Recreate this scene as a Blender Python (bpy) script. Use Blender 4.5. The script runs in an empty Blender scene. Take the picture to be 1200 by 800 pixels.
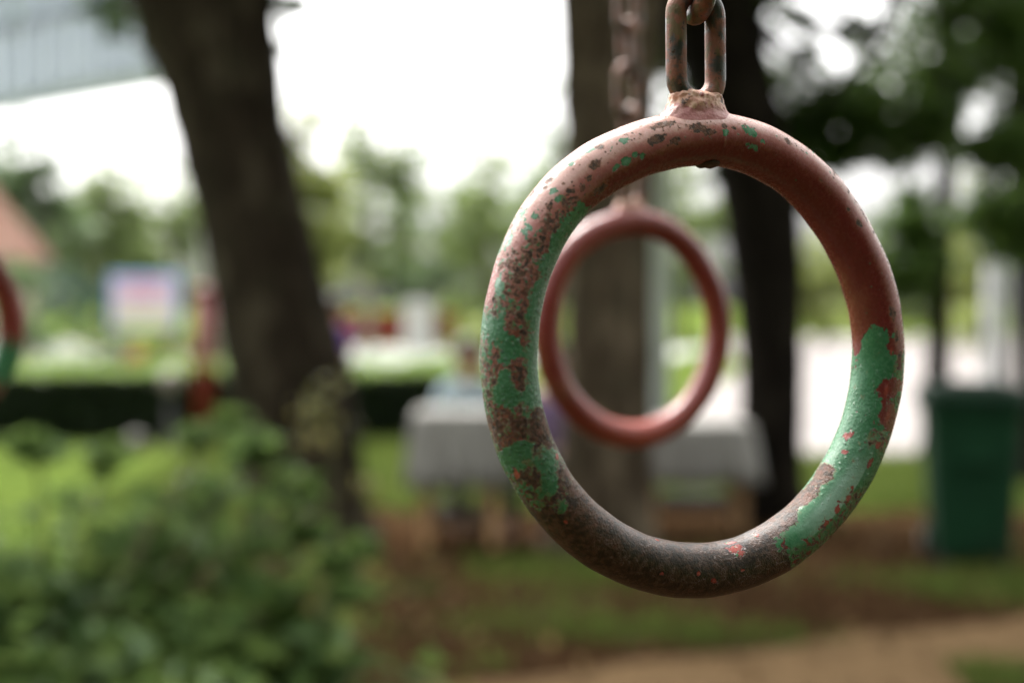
import bpy, math, random
import numpy as np
from mathutils import Vector, Matrix

# ------------------------------------------------------------------ camera, sky, sun, exposure
SC = bpy.context.scene
COL = SC.collection
F_PX = 1200 * 55 / 36            # focal length in pixels of the 1200 px wide photograph
PITCH = math.atan(44 / F_PX)
EYE = 1.53

cam_data = bpy.data.cameras.new("camera")
cam_data.lens = 55
cam_data.sensor_width = 36
cam_data.clip_start = 0.02
cam_data.clip_end = 2000
cam_data.dof.use_dof = True
cam_data.dof.focus_distance = 0.612
cam_data.dof.aperture_fstop = 4.6
cam = bpy.data.objects.new("camera", cam_data)
cam.location = (0, 0, EYE)
cam.rotation_euler = (math.pi / 2 - PITCH, 0, 0)
COL.objects.link(cam)
SC.camera = cam

SUN_EL, SUN_AZ = math.radians(52), math.radians(-25)     # azimuth from +Y towards +X
world = bpy.data.worlds.new("World")
SC.world = world
world.use_nodes = True
wn = world.node_tree
sky = wn.nodes.new("ShaderNodeTexSky")
sky.sky_type = 'NISHITA'
sky.sun_disc = False
sky.sun_elevation = SUN_EL
sky.sun_rotation = SUN_AZ
sky.dust_density = 8.0
sky.air_density = 2.0
sky.ozone_density = 1.0
hs = wn.nodes.new("ShaderNodeHueSaturation")             # overcast: the blue goes out of the sky
hs.inputs['Saturation'].default_value = 0.05
wn.links.new(sky.outputs[0], hs.inputs['Color'])
wn.links.new(hs.outputs[0], wn.nodes['Background'].inputs['Color'])
wn.nodes['Background'].inputs['Strength'].default_value = 0.15

sun_data = bpy.data.lights.new("sun", 'SUN')
sun_data.energy = 0.8
sun_data.angle = math.radians(25)
sun_data.color = (1.0, 0.93, 0.82)
sun = bpy.data.objects.new("sun", sun_data)
sd = Vector((math.sin(SUN_AZ) * math.cos(SUN_EL), math.cos(SUN_AZ) * math.cos(SUN_EL), math.sin(SUN_EL)))
sun.rotation_euler = sd.to_track_quat('Z', 'Y').to_euler()
sun.location = sd * 30
COL.objects.link(sun)

SC.view_settings.view_transform = 'Standard'
SC.view_settings.look = 'None'
SC.view_settings.exposure = 2.0
SC.view_settings.gamma = 1
SC.render.engine = 'CYCLES'
SC.cycles.use_denoising = True
SC.cycles.max_bounces = 6
SC.cycles.diffuse_bounces = 3
SC.cycles.glossy_bounces = 2
SC.cycles.transmission_bounces = 4
SC.cycles.sample_clamp_indirect = 6

# ------------------------------------------------------------------ helpers
def at(px, py, Y):
    """World point seen at photo pixel (px, py) at world depth Y."""
    a, b = (px - 600) / F_PX, -(py - 400) / F_PX
    c, s = math.cos(PITCH), math.sin(PITCH)
    dy, dz = c + b * s, -s + b * c
    t = Y / dy
    return Vector((a * t, Y, EYE + dz * t))


def on_ground(px, py):
    a, b = (px - 600) / F_PX, -(py - 400) / F_PX
    c, s = math.cos(PITCH), math.sin(PITCH)
    dy, dz = c + b * s, -s + b * c
    t = -EYE / dz
    return Vector((a * t, dy * t, 0))


def tag(o, label=None, cat=None, group=None, kind=None):
    if label: o["label"] = label
    if cat: o["category"] = cat
    if group: o["group"] = group
    if kind: o["kind"] = kind
    return o


def empty(name, loc, rz=0.0):
    o = bpy.data.objects.new(name, None)
    o.empty_display_size = 0.05
    o.location = loc
    o.rotation_euler = (0, 0, rz)
    COL.objects.link(o)
    return o


class MB:
    """Collects geometry and links it as one mesh object."""
    def __init__(self):
        self.v, self.f = [], []

    def add(self, vs, fs):
        n = len(self.v)
        self.v += [tuple(p) for p in vs]
        self.f += [tuple(i + n for i in q) for q in fs]

    def box(self, x0, x1, y0, y1, z0, z1, b=0.0):
        """Box with chamfered vertical and top edges when b > 0."""
        if b <= 0:
            vs = [(x, y, z) for z in (z0, z1) for (x, y) in ((x0, y0), (x1, y0), (x1, y1), (x0, y1))]
            self.add(vs, [(3, 2, 1, 0), (4, 5, 6, 7), (0, 1, 5, 4), (1, 2, 6, 5), (2, 3, 7, 6), (3, 0, 4, 7)])
            return
        def ring(i, z):
            xa, xb, ya, yb = x0 + i, x1 - i, y0 + i, y1 - i
            return [(xa + b, ya, z), (xb - b, ya, z), (xb, ya + b, z), (xb, yb - b, z),
                    (xb - b, yb, z), (xa + b, yb, z), (xa, yb - b, z), (xa, ya + b, z)]
        rings = [ring(b, z0), ring(0, z0 + b), ring(0, z1 - b), ring(b, z1)]
        vs = [p for r in rings for p in r]
        fs = [tuple(reversed(range(8))), tuple(range(24, 32))]
        for k in range(3):
            for i in range(8):
                j = (i + 1) % 8
                fs.append((k * 8 + i, k * 8 + j, k * 8 + 8 + j, k * 8 + 8 + i))
        self.add(vs, fs)

    def tube(self, pts, rad, seg=12, cap=True, wob=0.0, rng=None, closed=False, squash=None):
        pts = [Vector(p) for p in pts]
        n = len(pts)
        if not hasattr(rad, '__len__'): rad = [rad] * n
        up = None
        vs = []
        for i, p in enumerate(pts):
            if closed: t = pts[(i + 1) % n] - pts[i - 1]
            else: t = pts[min(i + 1, n - 1)] - pts[max(i - 1, 0)]
            t.normalize()
            if up is None:
                up = Vector((0, 1, 0)) if abs(t.y) < 0.9 else Vector((1, 0, 0))
            up = (up - t * up.dot(t)).normalized()
            sd_ = t.cross(up)
            for k in range(seg):
                a = 2 * math.pi * k / seg
                r = rad[i] * (1 + (rng.uniform(-wob, wob) if wob else 0))
                vs.append(p + (up * math.cos(a) + sd_ * math.sin(a)) * r)
        fs = []
        for i in range(n if closed else n - 1):
            a0, b0 = i * seg, ((i + 1) % n) * seg
            for k in range(seg):
                k2 = (k + 1) % seg
                fs.append((a0 + k, a0 + k2, b0 + k2, b0 + k))
        if cap and not closed:
            fs.append(tuple(reversed(range(seg))))
            fs.append(tuple(range((n - 1) * seg, n * seg)))
        self.add(vs, fs)

    def ball(self, c, r, seg=12, rings=8, sz=1.0):
        c = Vector(c)
        vs = [c + Vector((0, 0, r * sz))]
        for i in range(1, rings):
            t = math.pi * i / rings
            for k in range(seg):
                a = 2 * math.pi * k / seg
                vs.append(c + Vector((r * math.sin(t) * math.cos(a), r * math.sin(t) * math.sin(a), r * sz * math.cos(t))))
        vs.append(c - Vector((0, 0, r * sz)))
        fs = [(0, 1 + k, 1 + (k + 1) % seg) for k in range(seg)]
        for i in range(rings - 2):
            for k in range(seg):
                a = 1 + i * seg
                fs.append((a + k, a + seg + k, a + seg + (k + 1) % seg, a + (k + 1) % seg))
        a = 1 + (rings - 2) * seg
        fs += [(a + k, len(vs) - 1, a + (k + 1) % seg) for k in range(seg)]
        self.add(vs, fs)

    def build(self, name, mat, parent=None, smooth=True, loc=None):
        me = bpy.data.meshes.new(name)
        me.from_pydata(self.v, [], self.f)
        me.materials.append(mat)
        if smooth:
            me.polygons.foreach_set('use_smooth', [True] * len(me.polygons))
        o = bpy.data.objects.new(name, me)
        COL.objects.link(o)
        if parent: o.parent = parent
        if loc is not None: o.location = loc
        return o


def grid_mesh(name, V, nu, nv, mat, parent=None, closed_u=False, closed_v=False, attrs=None):
    """V: (nu*nv, 3) array -> one quad grid object with float point attributes."""
    iu = np.arange(nu if closed_u else nu - 1)
    iv = np.arange(nv if closed_v else nv - 1)
    U, W = np.meshgrid(iu, iv, indexing='ij')
    U2, W2 = (U + 1) % nu, (W + 1) % nv
    F = np.stack([U * nv + W, U2 * nv + W, U2 * nv + W2, U * nv + W2], -1).reshape(-1, 4)
    return quads(name, V, F, mat, parent, attrs)


def quads(name, V, F, mat, parent=None, attrs=None, smooth=True):
    me = bpy.data.meshes.new(name)
    me.vertices.add(len(V))
    me.vertices.foreach_set('co', np.ascontiguousarray(V, dtype=np.float32).ravel())
    me.loops.add(F.size)
    me.loops.foreach_set('vertex_index', np.ascontiguousarray(F, dtype=np.int32).ravel())
    me.polygons.add(len(F))
    me.polygons.foreach_set('loop_start', np.arange(0, F.size, F.shape[1], dtype=np.int32))
    if smooth:
        me.polygons.foreach_set('use_smooth', np.ones(len(F), dtype=bool))
    me.update(calc_edges=True)
    me.validate()
    for k, a in (attrs or {}).items():
        at_ = me.attributes.new(k, 'FLOAT', 'POINT')
        at_.data.foreach_set('value', np.ascontiguousarray(a, dtype=np.float32))
    me.materials.append(mat)
    o = bpy.data.objects.new(name, me)
    COL.objects.link(o)
    if parent: o.parent = parent
    return o


class NT:
    def __init__(self, name):
        self.m = bpy.data.materials.new(name)
        self.m.use_nodes = True
        self.t = self.m.node_tree
        self.b = self.t.nodes['Principled BSDF']
        self.out = self.t.nodes['Material Output']
        self.co = self.t.nodes.new('ShaderNodeTexCoord').outputs['Object']
        self.geo = None

    def n(self, kind, **inp):
        x = self.t.nodes.new(kind)
        return x

    def set(self, sock, v):
        if isinstance(v, bpy.types.NodeSocket): self.t.links.new(v, sock)
        elif isinstance(v, tuple) and len(v) == 3 and sock.type == 'RGBA': sock.default_value = (*v, 1)
        else: sock.default_value = v

    def noise(self, scale, detail=4, rough=0.55, vec=None, dist=0.0, color=False):
        x = self.n('ShaderNodeTexNoise')
        self.set(x.inputs['Scale'], scale); self.set(x.inputs['Detail'], detail)
        self.set(x.inputs['Roughness'], rough); self.set(x.inputs['Distortion'], dist)
        self.set(x.inputs['Vector'], vec or self.co)
        return x.outputs['Color' if color else 'Fac']

    def voronoi(self, scale, vec=None, feature='F1', rnd=1.0):
        x = self.n('ShaderNodeTexVoronoi')
        x.feature = feature
        self.set(x.inputs['Scale'], scale); self.set(x.inputs['Randomness'], rnd)
        self.set(x.inputs['Vector'], vec or self.co)
        return x.outputs['Distance']

    def math(self, op, a, b=0.0, c=0.0):
        x = self.n('ShaderNodeMath'); x.operation = op
        self.set(x.inputs[0], a); self.set(x.inputs[1], b); self.set(x.inputs[2], c)
        return x.outputs[0]

    def step(self, v, lo, hi, a=0.0, b=1.0):
        x = self.n('ShaderNodeMapRange'); x.interpolation_type = 'SMOOTHSTEP'
        self.set(x.inputs['Value'], v); self.set(x.inputs['From Min'], lo); self.set(x.inputs['From Max'], hi)
        self.set(x.inputs['To Min'], a); self.set(x.inputs['To Max'], b)
        return x.outputs[0]

    def mix(self, f, a, b, mode='MIX'):
        x = self.n('ShaderNodeMix'); x.data_type = 'RGBA'; x.blend_type = mode
        self.set(x.inputs[0], f); self.set(x.inputs[6], a); self.set(x.inputs[7], b)
        return x.outputs[2]

    def attr(self, name):
        x = self.n('ShaderNodeAttribute'); x.attribute_name = name
        return x.outputs['Fac']

    def scalevec(self, s, vec=None):
        x = self.n('ShaderNodeMapping'); x.inputs['Scale'].default_value = s
        self.set(x.inputs['Vector'], vec or self.co)
        return x.outputs[0]

    def bump(self, h, dist, strength=1.0, normal=None):
        x = self.n('ShaderNodeBump')
        self.set(x.inputs['Height'], h); self.set(x.inputs['Distance'], dist); self.set(x.inputs['Strength'], strength)
        if normal: self.set(x.inputs['Normal'], normal)
        return x.outputs[0]

    def done(self, color, rough=0.6, normal=None, spec=0.5, metal=0.0, **kw):
        self.set(self.b.inputs['Base Color'], color)
        self.set(self.b.inputs['Roughness'], rough)
        self.set(self.b.inputs['Specular IOR Level'], spec)
        self.set(self.b.inputs['Metallic'], metal)
        if normal: self.set(self.b.inputs['Normal'], normal)
        for k, v in kw.items():
            self.set(self.b.inputs[k.replace('_', ' ')], v)
        return self.m


def worn(name, c1, c2, scale=20.0, rough=0.6, bump=0.002, c3=None, stretch=None, spec=0.4, metal=0.0):
    """Two or three tones mixed by noise, with a matching bump."""
    m = NT(name)
    v = m.scalevec(stretch) if stretch else None
    a = m.noise(scale, 6, 0.6, v)
    col = m.mix(m.step(a, 0.35, 0.65), c1, c2)
    if c3:
        b = m.noise(scale * 0.31, 5, 0.6, v)
        col = m.mix(m.step(b, 0.55, 0.62), col, c3)
    r = m.step(m.noise(scale * 2.3, 3), 0.3, 0.7, max(0.05, rough - 0.12), min(1, rough + 0.12))
    return m.done(col, r, m.bump(a, bump), spec, metal)


def leafmat(name, dark, mid, light, trans=0.45, rough=0.45, spec=0.3):
    m = NT(name)
    t = m.attr('tint')
    col = m.mix(m.step(t, 0.0, 0.55), dark, mid)
    col = m.mix(m.step(t, 0.55, 1.0), col, light)
    m.done(col, rough, spec=spec)
    tr = m.n('ShaderNodeBsdfTranslucent')
    m.set(tr.inputs['Color'], m.mix(0.5, col, light))
    mx = m.n('ShaderNodeMixShader')
    m.set(mx.inputs[0], trans)
    m.t.links.new(m.b.outputs[0], mx.inputs[1])
    m.t.links.new(tr.outputs[0], mx.inputs[2])
    m.t.links.new(mx.outputs[0], m.out.inputs['Surface'])
    return m.m


def leaf_cloud(name, P, size, mat, parent=None, seed=0, flat=0.5, droop=0.2, width=0.55, origin=None):
    """One folded kite per point of P; flat = how level the blades lie."""
    g = np.random.default_rng(seed)
    P = np.asarray(P, dtype=float)
    N = len(P)
    a = g.uniform(0, 2 * np.pi, N)
    d = np.stack([np.cos(a), np.sin(a), g.normal(-droop, 0.45, N)], -1)
    d /= np.linalg.norm(d, axis=1)[:, None]
    nrm = g.normal(0, 1, (N, 3)) * (1 - flat) + np.array([0, 0, 1.0]) * flat
    s = np.cross(d, nrm); s /= np.linalg.norm(s, axis=1)[:, None] + 1e-9
    u = np.cross(s, d)
    L = size * g.uniform(0.6, 1.3, N)[:, None]
    V = np.stack([P - d * L * 0.5,
                  P + s * L * width * 0.5 - d * L * 0.08 + u * L * 0.10,
                  P + d * L * 0.55 - u * L * 0.06,
                  P - s * L * width * 0.5 - d * L * 0.08 + u * L * 0.10], 1).reshape(-1, 3)
    F = np.arange(4 * N).reshape(-1, 4)
    F2 = np.concatenate([F[:, [0, 1, 2]], F[:, [0, 2, 3]]])
    tint = np.repeat(np.clip(g.normal(0.5, 0.24, N), 0, 1), 4)
    if origin is not None: V = V - np.array(origin)
    return quads(name, V, F2, mat, parent, {'tint': tint}, smooth=False)


def clump_points(centre, radii, n_clumps, per, spread, seed, shell=0.55):
    """Leaf positions: clumps scattered through an ellipsoid, leaves scattered round each clump."""
    g = np.random.default_rng(seed)
    d = g.normal(0, 1, (n_clumps, 3)); d /= np.linalg.norm(d, axis=1)[:, None]
    r = g.uniform(shell ** 3, 1, n_clumps) ** (1 / 3)
    C = np.array(centre) + d * r[:, None] * np.array(radii)
    k = (per * g.uniform(0.4, 1.6, n_clumps)).astype(int)
    idx = np.repeat(np.arange(n_clumps), k)
    sp = spread * g.uniform(0.6, 1.4, n_clumps)[idx][:, None]
    return C[idx] + g.normal(0, 1, (len(idx), 3)) * sp * np.array([1, 1, 0.6]), C

# ------------------------------------------------------------------ materials
M = {}
def build_materials():
    # lawn: clumpy greens with worn earth showing through
    m = NT("lawn")
    a = m.noise(0.55, 6, 0.6); b = m.noise(6.0, 5, 0.65); c = m.noise(60, 3)
    col = m.mix(m.step(b, 0.3, 0.7), (0.050, 0.082, 0.016), (0.100, 0.135, 0.028))
    col = m.mix(m.step(a, 0.56, 0.66), col, (0.12, 0.095, 0.045))
    M['lawn'] = m.done(col, 0.9, m.bump(m.math('ADD', b, c), 0.03), 0.0)
    m = NT("bare_earth")
    a = m.noise(0.8, 6, 0.6); b = m.noise(9.0, 6, 0.65); c = m.noise(55, 3)
    col = m.mix(m.step(b, 0.3, 0.7), (0.026, 0.0145, 0.0075), (0.054, 0.030, 0.0145))
    col = m.mix(m.step(a, 0.57, 0.68), col, (0.026, 0.036, 0.010))
    M['earth'] = m.done(col, 0.92, m.bump(m.math('ADD', b, c), 0.02), 0.0)
    m = NT("trodden_path")
    a = m.noise(1.1, 6, 0.6); b = m.noise(14.0, 6, 0.65); c = m.noise(90, 3)
    col = m.mix(m.step(b, 0.3, 0.7), (0.135, 0.088, 0.045), (0.20, 0.13, 0.070))
    col = m.mix(m.step(a, 0.58, 0.7), col, (0.085, 0.07, 0.03))
    M['path'] = m.done(col, 0.92, m.bump(m.math('ADD', b, c), 0.012), 0.0)
    M['paving'] = worn("pale_paving", (0.17, 0.152, 0.142), (0.22, 0.198, 0.188), 1.3, 0.75, 0.004, (0.13, 0.108, 0.10), None, 0.1)
    M['road'] = worn("pale_concrete_road", (0.27, 0.28, 0.24), (0.33, 0.34, 0.30), 0.9, 0.8, 0.004)
    # bark: long vertical furrows
    def bark(name, c1, c2, c3, c4):
        m = NT(name)
        v = m.scalevec((1, 1, 0.16))
        a = m.noise(26, 7, 0.68, v, 0.6); b = m.noise(3.2, 4, 0.5)
        col = m.mix(m.step(a, 0.32, 0.66), c1, c2)
        col = m.mix(m.step(b, 0.5, 0.72), col, c3)
        e = m.noise(5.5, 4, 0.6, m.scalevec((1, 1, 0.45)))
        col = m.mix(m.math('MULTIPLY', m.step(e, 0.52, 0.62), 0.75), col, c4)
        return m.done(col, 0.92, m.bump(a, 0.03), 0.05)
    M['bark_dark'] = bark("dark_bark", (0.012, 0.009, 0.006), (0.042, 0.032, 0.022), (0.036, 0.032, 0.020), (0.075, 0.062, 0.042))
    M['bark_grey'] = bark("grey_bark", (0.026, 0.019, 0.012), (0.090, 0.068, 0.045), (0.066, 0.056, 0.036), (0.165, 0.132, 0.090))
    M['bark_black'] = bark("black_bark", (0.005, 0.004, 0.003), (0.015, 0.012, 0.009), (0.013, 0.011, 0.008), (0.024, 0.020, 0.014))
    M['bark_pale'] = bark("pale_bark", (0.16, 0.14, 0.12), (0.30, 0.28, 0.25), (0.24, 0.22, 0.19), (0.36, 0.34, 0.30))
    M['leaf_dark'] = leafmat("dark_leaf", (0.014, 0.034, 0.008), (0.040, 0.088, 0.015), (0.110, 0.175, 0.030), 0.5)
    M['leaf_far'] = leafmat("far_leaf", (0.075, 0.120, 0.035), (0.140, 0.205, 0.060), (0.25, 0.31, 0.10), 0.55, 0.28, 0.55)
    M['leaf_far_cool'] = leafmat("cool_leaf", (0.060, 0.105, 0.045), (0.110, 0.175, 0.070), (0.19, 0.26, 0.12), 0.5, 0.28, 0.55)
    M['leaf_far_warm'] = leafmat("warm_leaf", (0.11, 0.150, 0.035), (0.20, 0.250, 0.060), (0.32, 0.35, 0.10), 0.55, 0.28, 0.55)
    M['leaf_shrub'] = leafmat("shrub_leaf", (0.037, 0.086, 0.026), (0.082, 0.150, 0.040), (0.165, 0.225, 0.060), 0.52, 0.5, 0.25)
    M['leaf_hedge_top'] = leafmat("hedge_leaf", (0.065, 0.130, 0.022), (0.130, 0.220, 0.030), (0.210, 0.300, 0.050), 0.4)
    M['leaf_hedge_side'] = leafmat("hedge_side_leaf", (0.008, 0.016, 0.006), (0.016, 0.032, 0.010), (0.038, 0.068, 0.018), 0.2)  # leaves of the side faces, darker than those on top
    M['leaf_sprig'] = leafmat("sprig_leaf", (0.10, 0.11, 0.030), (0.19, 0.19, 0.050), (0.30, 0.26, 0.080), 0.4)
    M['leaf_teal'] = leafmat("teal_leaf", (0.022, 0.060, 0.040), (0.050, 0.110, 0.075), (0.120, 0.190, 0.140), 0.35)
    M['blade'] = leafmat("grass_blade", (0.040, 0.072, 0.014), (0.086, 0.128, 0.026), (0.150, 0.185, 0.045), 0.4, 0.6, 0.05)
    M['petal_orange'] = leafmat("orange_petal", (0.45, 0.10, 0.03), (0.60, 0.17, 0.05), (0.70, 0.32, 0.08), 0.3)
    M['petal_white'] = leafmat("white_petal", (0.55, 0.58, 0.48), (0.70, 0.71, 0.64), (0.80, 0.80, 0.76), 0.3)
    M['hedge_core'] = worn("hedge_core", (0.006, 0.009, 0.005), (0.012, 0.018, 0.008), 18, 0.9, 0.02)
    M['stem'] = worn("stem", (0.07, 0.075, 0.03), (0.13, 0.12, 0.055), 30, 0.7, 0.001)
    M['wood'] = worn("ochre_wood", (0.36, 0.20, 0.085), (0.48, 0.29, 0.14), 7, 0.6, 0.002, (0.27, 0.155, 0.075), (6, 6, 0.6))
    M['wood_dark'] = worn("dark_wood", (0.05, 0.032, 0.020), (0.095, 0.062, 0.040), 7, 0.65, 0.002, None, (6, 6, 0.6))
    M['cloth'] = worn("grey_cloth", (0.25, 0.24, 0.22), (0.31, 0.30, 0.275), 5, 0.9, 0.003)
    M['bin_green'] = worn("bin_plastic", (0.005, 0.030, 0.012), (0.007, 0.040, 0.016), 6, 0.7, 0.0006, (0.007, 0.026, 0.011), None, 0.15)
    M['bin_lid'] = worn("bin_lid_plastic", (0.003, 0.016, 0.007), (0.004, 0.021, 0.009), 6, 0.7, 0.0006, None, None, 0.15)
    M['rubber'] = worn("rubber", (0.010, 0.010, 0.010), (0.022, 0.021, 0.020), 30, 0.75, 0.001)
    M['steel'] = worn("painted_steel", (0.19, 0.20, 0.20), (0.27, 0.27, 0.26), 9, 0.45, 0.0006, (0.13, 0.075, 0.045))
    M['post_white'] = worn("weathered_white", (0.10, 0.105, 0.10), (0.145, 0.15, 0.145), 3.0, 0.6, 0.001, (0.08, 0.08, 0.075), (4, 4, 0.4))
    M['column_white'] = worn('column_white', (0.64, 0.67, 0.71), (0.72, 0.75, 0.78), 3.0, 0.6, 0.001, (0.36, 0.37, 0.38), (4, 4, 0.4))
    M['litter'] = leafmat('dry_leaf', (0.05, 0.03, 0.015), (0.12, 0.07, 0.03), (0.26, 0.18, 0.07), 0.1, 0.8, 0.1)
    M['pillar_white'] = worn("white_plaster", (0.66, 0.64, 0.66), (0.76, 0.74, 0.76), 2.5, 0.8, 0.003)
    M['red_wall'] = worn("red_plaster", (0.33, 0.050, 0.042), (0.40, 0.075, 0.060), 2.5, 0.8, 0.003, (0.25, 0.09, 0.07))
    M['red_post'] = worn("red_paint", (0.13, 0.010, 0.008), (0.18, 0.016, 0.012), 9, 0.45, 0.0006)
    M['yellow'] = worn("yellow_paint", (0.25, 0.17, 0.03), (0.30, 0.21, 0.05), 9, 0.5, 0.0006)
    M['terracotta'] = worn("terracotta", (0.135, 0.052, 0.026), (0.18, 0.074, 0.038), 3, 0.8, 0.01, (0.15, 0.068, 0.038))
    M['plaster'] = worn("house_plaster", (0.48, 0.40, 0.33), (0.55, 0.47, 0.40), 2, 0.85, 0.004)
    M['board_blue'] = worn("sign_border", (0.09, 0.24, 0.60), (0.13, 0.29, 0.66), 4, 0.5, 0.0005)
    M['board_face'] = worn("sign_face", (0.80, 0.62, 0.85), (0.84, 0.70, 0.87), 2.2, 0.5, 0.0005)
    M['board_pink'] = worn("sign_pink", (0.72, 0.10, 0.28), (0.76, 0.18, 0.36), 5, 0.5, 0.0005)
    M['board_yellow'] = worn("sign_yellow", (0.78, 0.76, 0.50), (0.80, 0.80, 0.60), 5, 0.5, 0.0005)
    M['cladding'] = worn("cladding", (0.40, 0.45, 0.55), (0.46, 0.52, 0.61), 1.0, 0.5, 0.002)
    M['cladding_dark'] = worn("cladding_dark", (0.12, 0.145, 0.19), (0.165, 0.19, 0.24), 1.0, 0.5, 0.002)
    M['concrete'] = worn("concrete", (0.33, 0.33, 0.32), (0.42, 0.42, 0.40), 1.5, 0.85, 0.004)
    M['stone'] = worn("stone", (0.07, 0.07, 0.06), (0.13, 0.125, 0.11), 12, 0.85, 0.01)
    M['globe'] = worn("opal_glass", (0.20, 0.17, 0.155), (0.26, 0.22, 0.20), 4, 0.4, 0.0)
    M['skin'] = worn("skin", (0.30, 0.165, 0.105), (0.36, 0.205, 0.135), 20, 0.55, 0.0005)
    M['hair'] = worn("black_hair", (0.008, 0.007, 0.006), (0.018, 0.015, 0.013), 60, 0.5, 0.002)
    M['eye'] = worn("eye", (0.02, 0.015, 0.012), (0.03, 0.02, 0.015), 40, 0.2, 0.0)
    M['shirt_blue'] = worn("pale_blue_cloth", (0.36, 0.47, 0.52), (0.43, 0.54, 0.58), 14, 0.9, 0.003)
    M['shirt_purple'] = worn("purple_cloth", (0.13, 0.055, 0.30), (0.18, 0.085, 0.38), 14, 0.9, 0.003)
    M['shirt_lilac'] = worn("lilac_cloth", (0.18, 0.12, 0.22), (0.24, 0.165, 0.29), 14, 0.9, 0.003)
    M['trousers'] = worn("dark_cloth", (0.020, 0.022, 0.040), (0.034, 0.036, 0.058), 14, 0.9, 0.003)
build_materials()


# ------------------------------------------------------------------ setting: ground, earth, path, paving, road
def sheet(name, outline, z, mat, ragged=0.0, seed=0):
    """A flat sheet with a ragged outline (list of x, y)."""
    rng = random.Random(seed)
    pts = []
    n = len(outline)
    for i in range(n):
        (x0, y0), (x1, y1) = outline[i], outline[(i + 1) % n]
        L = math.hypot(x1 - x0, y1 - y0)
        k = max(1, min(60, int(L / 0.25))) if ragged else 1
        for j in range(k):
            t = j / k
            q = ragged * (0.6 * math.sin(9.1 * (i + t) + seed) + 0.4 * rng.uniform(-1, 1))
            nx, ny = -(y1 - y0) / L, (x1 - x0) / L
            pts.append((x0 + (x1 - x0) * t + nx * q, y0 + (y1 - y0) * t + ny * q, z))
    me = bpy.data.meshes.new(name)
    me.from_pydata(pts, [], [tuple(range(len(pts)))])
    me.materials.append(mat)
    o = bpy.data.objects.new(name, me)
    COL.objects.link(o)
    return tag(o, kind='structure')

g = MB(); g.add([(-900, -300, 0), (900, -300, 0), (900, 1200, 0), (-900, 1200, 0)], [(0, 1, 2, 3)])
tag(g.build('ground', M['lawn'], smooth=False), kind='structure')
EARTH = [(-2.4, -5.0), (4.6, -5.0), (5.2, 6.0), (6.5, 9.2), (7.5, 11.4), (3.2, 11.5), (0.6, 11.3), (-0.9, 11.9), (-2.6, 11.0), (-2.4, 8.0), (-1.5, 5.6), (-1.9, 2.0)]  # unseen near stretch added to cut light bounced onto the rings' undersides
sheet('bare_earth', EARTH, 0.004, M['earth'], 0.16, 2)
sheet('path', [(-2.6, 4.2), (-0.25, 6.2), (1.0, 6.85), (2.6, 7.65), (6.0, 9.2), (14, 12.0), (14, 10.4), (6.4, 7.9), (2.5, 6.5), (1.9, 6.15), (0.6, 5.3), (-1.6, 2.9)], 0.008, M['path'], 0.07, 5)
sheet('paving', [(1.2, 15.6), (5.2, 15.4), (14, 15.2), (40, 15.4), (60, 74), (9, 74), (6.0, 40)], 0.004, M['paving'])
sheet('road', [(-60, 41), (-6, 39.5), (3.5, 39.0), (7.0, 55), (-4, 55.5), (-60, 58)], 0.008, M['road'])


# ------------------------------------------------------------------ trees
def curve_pts(keys, n):
    """Smooth path (Catmull-Rom) through (x, y, z, radius) keys."""
    K = [np.array(k, dtype=float) for k in keys]
    K = [2 * K[0] - K[1]] + K + [2 * K[-1] - K[-2]]
    out = []
    segs = len(K) - 3
    for i in range(segs):
        p0, p1, p2, p3 = K[i:i + 4]
        m = max(2, n // segs)
        for j in range(m + (1 if i == segs - 1 else 0)):
            t = j / m
            out.append(0.5 * (2 * p1 + (p2 - p0) * t + (2 * p0 - 5 * p1 + 4 * p2 - p3) * t * t + (3 * p1 - p0 - 3 * p2 + p3) * t ** 3))
    return [tuple(o[:3]) for o in out], [max(0.004, o[3]) for o in out]


def trunk_mesh(name, keys, mat, root, seed, seg=28, n=40, wob=0.05, limbs=()):
    base = Vector(root.location)
    rng = random.Random(seed)
    mb = MB()
    p, r = curve_pts([(k[0] - base.x, k[1] - base.y, k[2] - base.z, k[3]) for k in keys], n)
    mb.tube(p, r, seg, True, wob, rng)
    # root flare: buttress ridges at the foot
    z0 = min(v[2] for v in mb.v)
    nv = []
    for (x, y, z) in mb.v:
        h = z - p[0][2]
        if h < 0.5:
            a = math.atan2(y - p[0][1], x - p[0][0])
            k = 1 + 0.20 * max(0, 1 - h / 0.5) ** 2 * (math.sin(5 * a + seed) + 0.6 * math.sin(3 * a + 1.3 * seed))
            x, y = p[0][0] + (x - p[0][0]) * k, p[0][1] + (y - p[0][1]) * k
        nv.append((x, y, z))
    mb.v = nv
    for L in limbs:
        lp, lr = curve_pts([(k[0] - base.x, k[1] - base.y, k[2] - base.z, k[3]) for k in L], 14)
        mb.tube(lp, lr, 10, True, 0.04, rng)
    return mb.build(name, mat, root)


def limbs_to(start_pts, centres, seed, r0=0.07, k=14):
    """Branches from points of the trunk out to a sample of clump centres."""
    rng = random.Random(seed)
    out = []
    cs = [Vector(c) for c in centres]
    rng.shuffle(cs)
    for c in cs[:k]:
        s = min((Vector(s) for s in start_pts), key=lambda q: (q - c).length + rng.uniform(0, 0.8))
        m1 = s.lerp(c, 0.45) + Vector((rng.uniform(-.2, .2), rng.uniform(-.2, .2), rng.uniform(0, .35)))
        out.append([(*s, r0), (*m1, r0 * 0.6), (*c, r0 * 0.15)])
    return out


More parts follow.
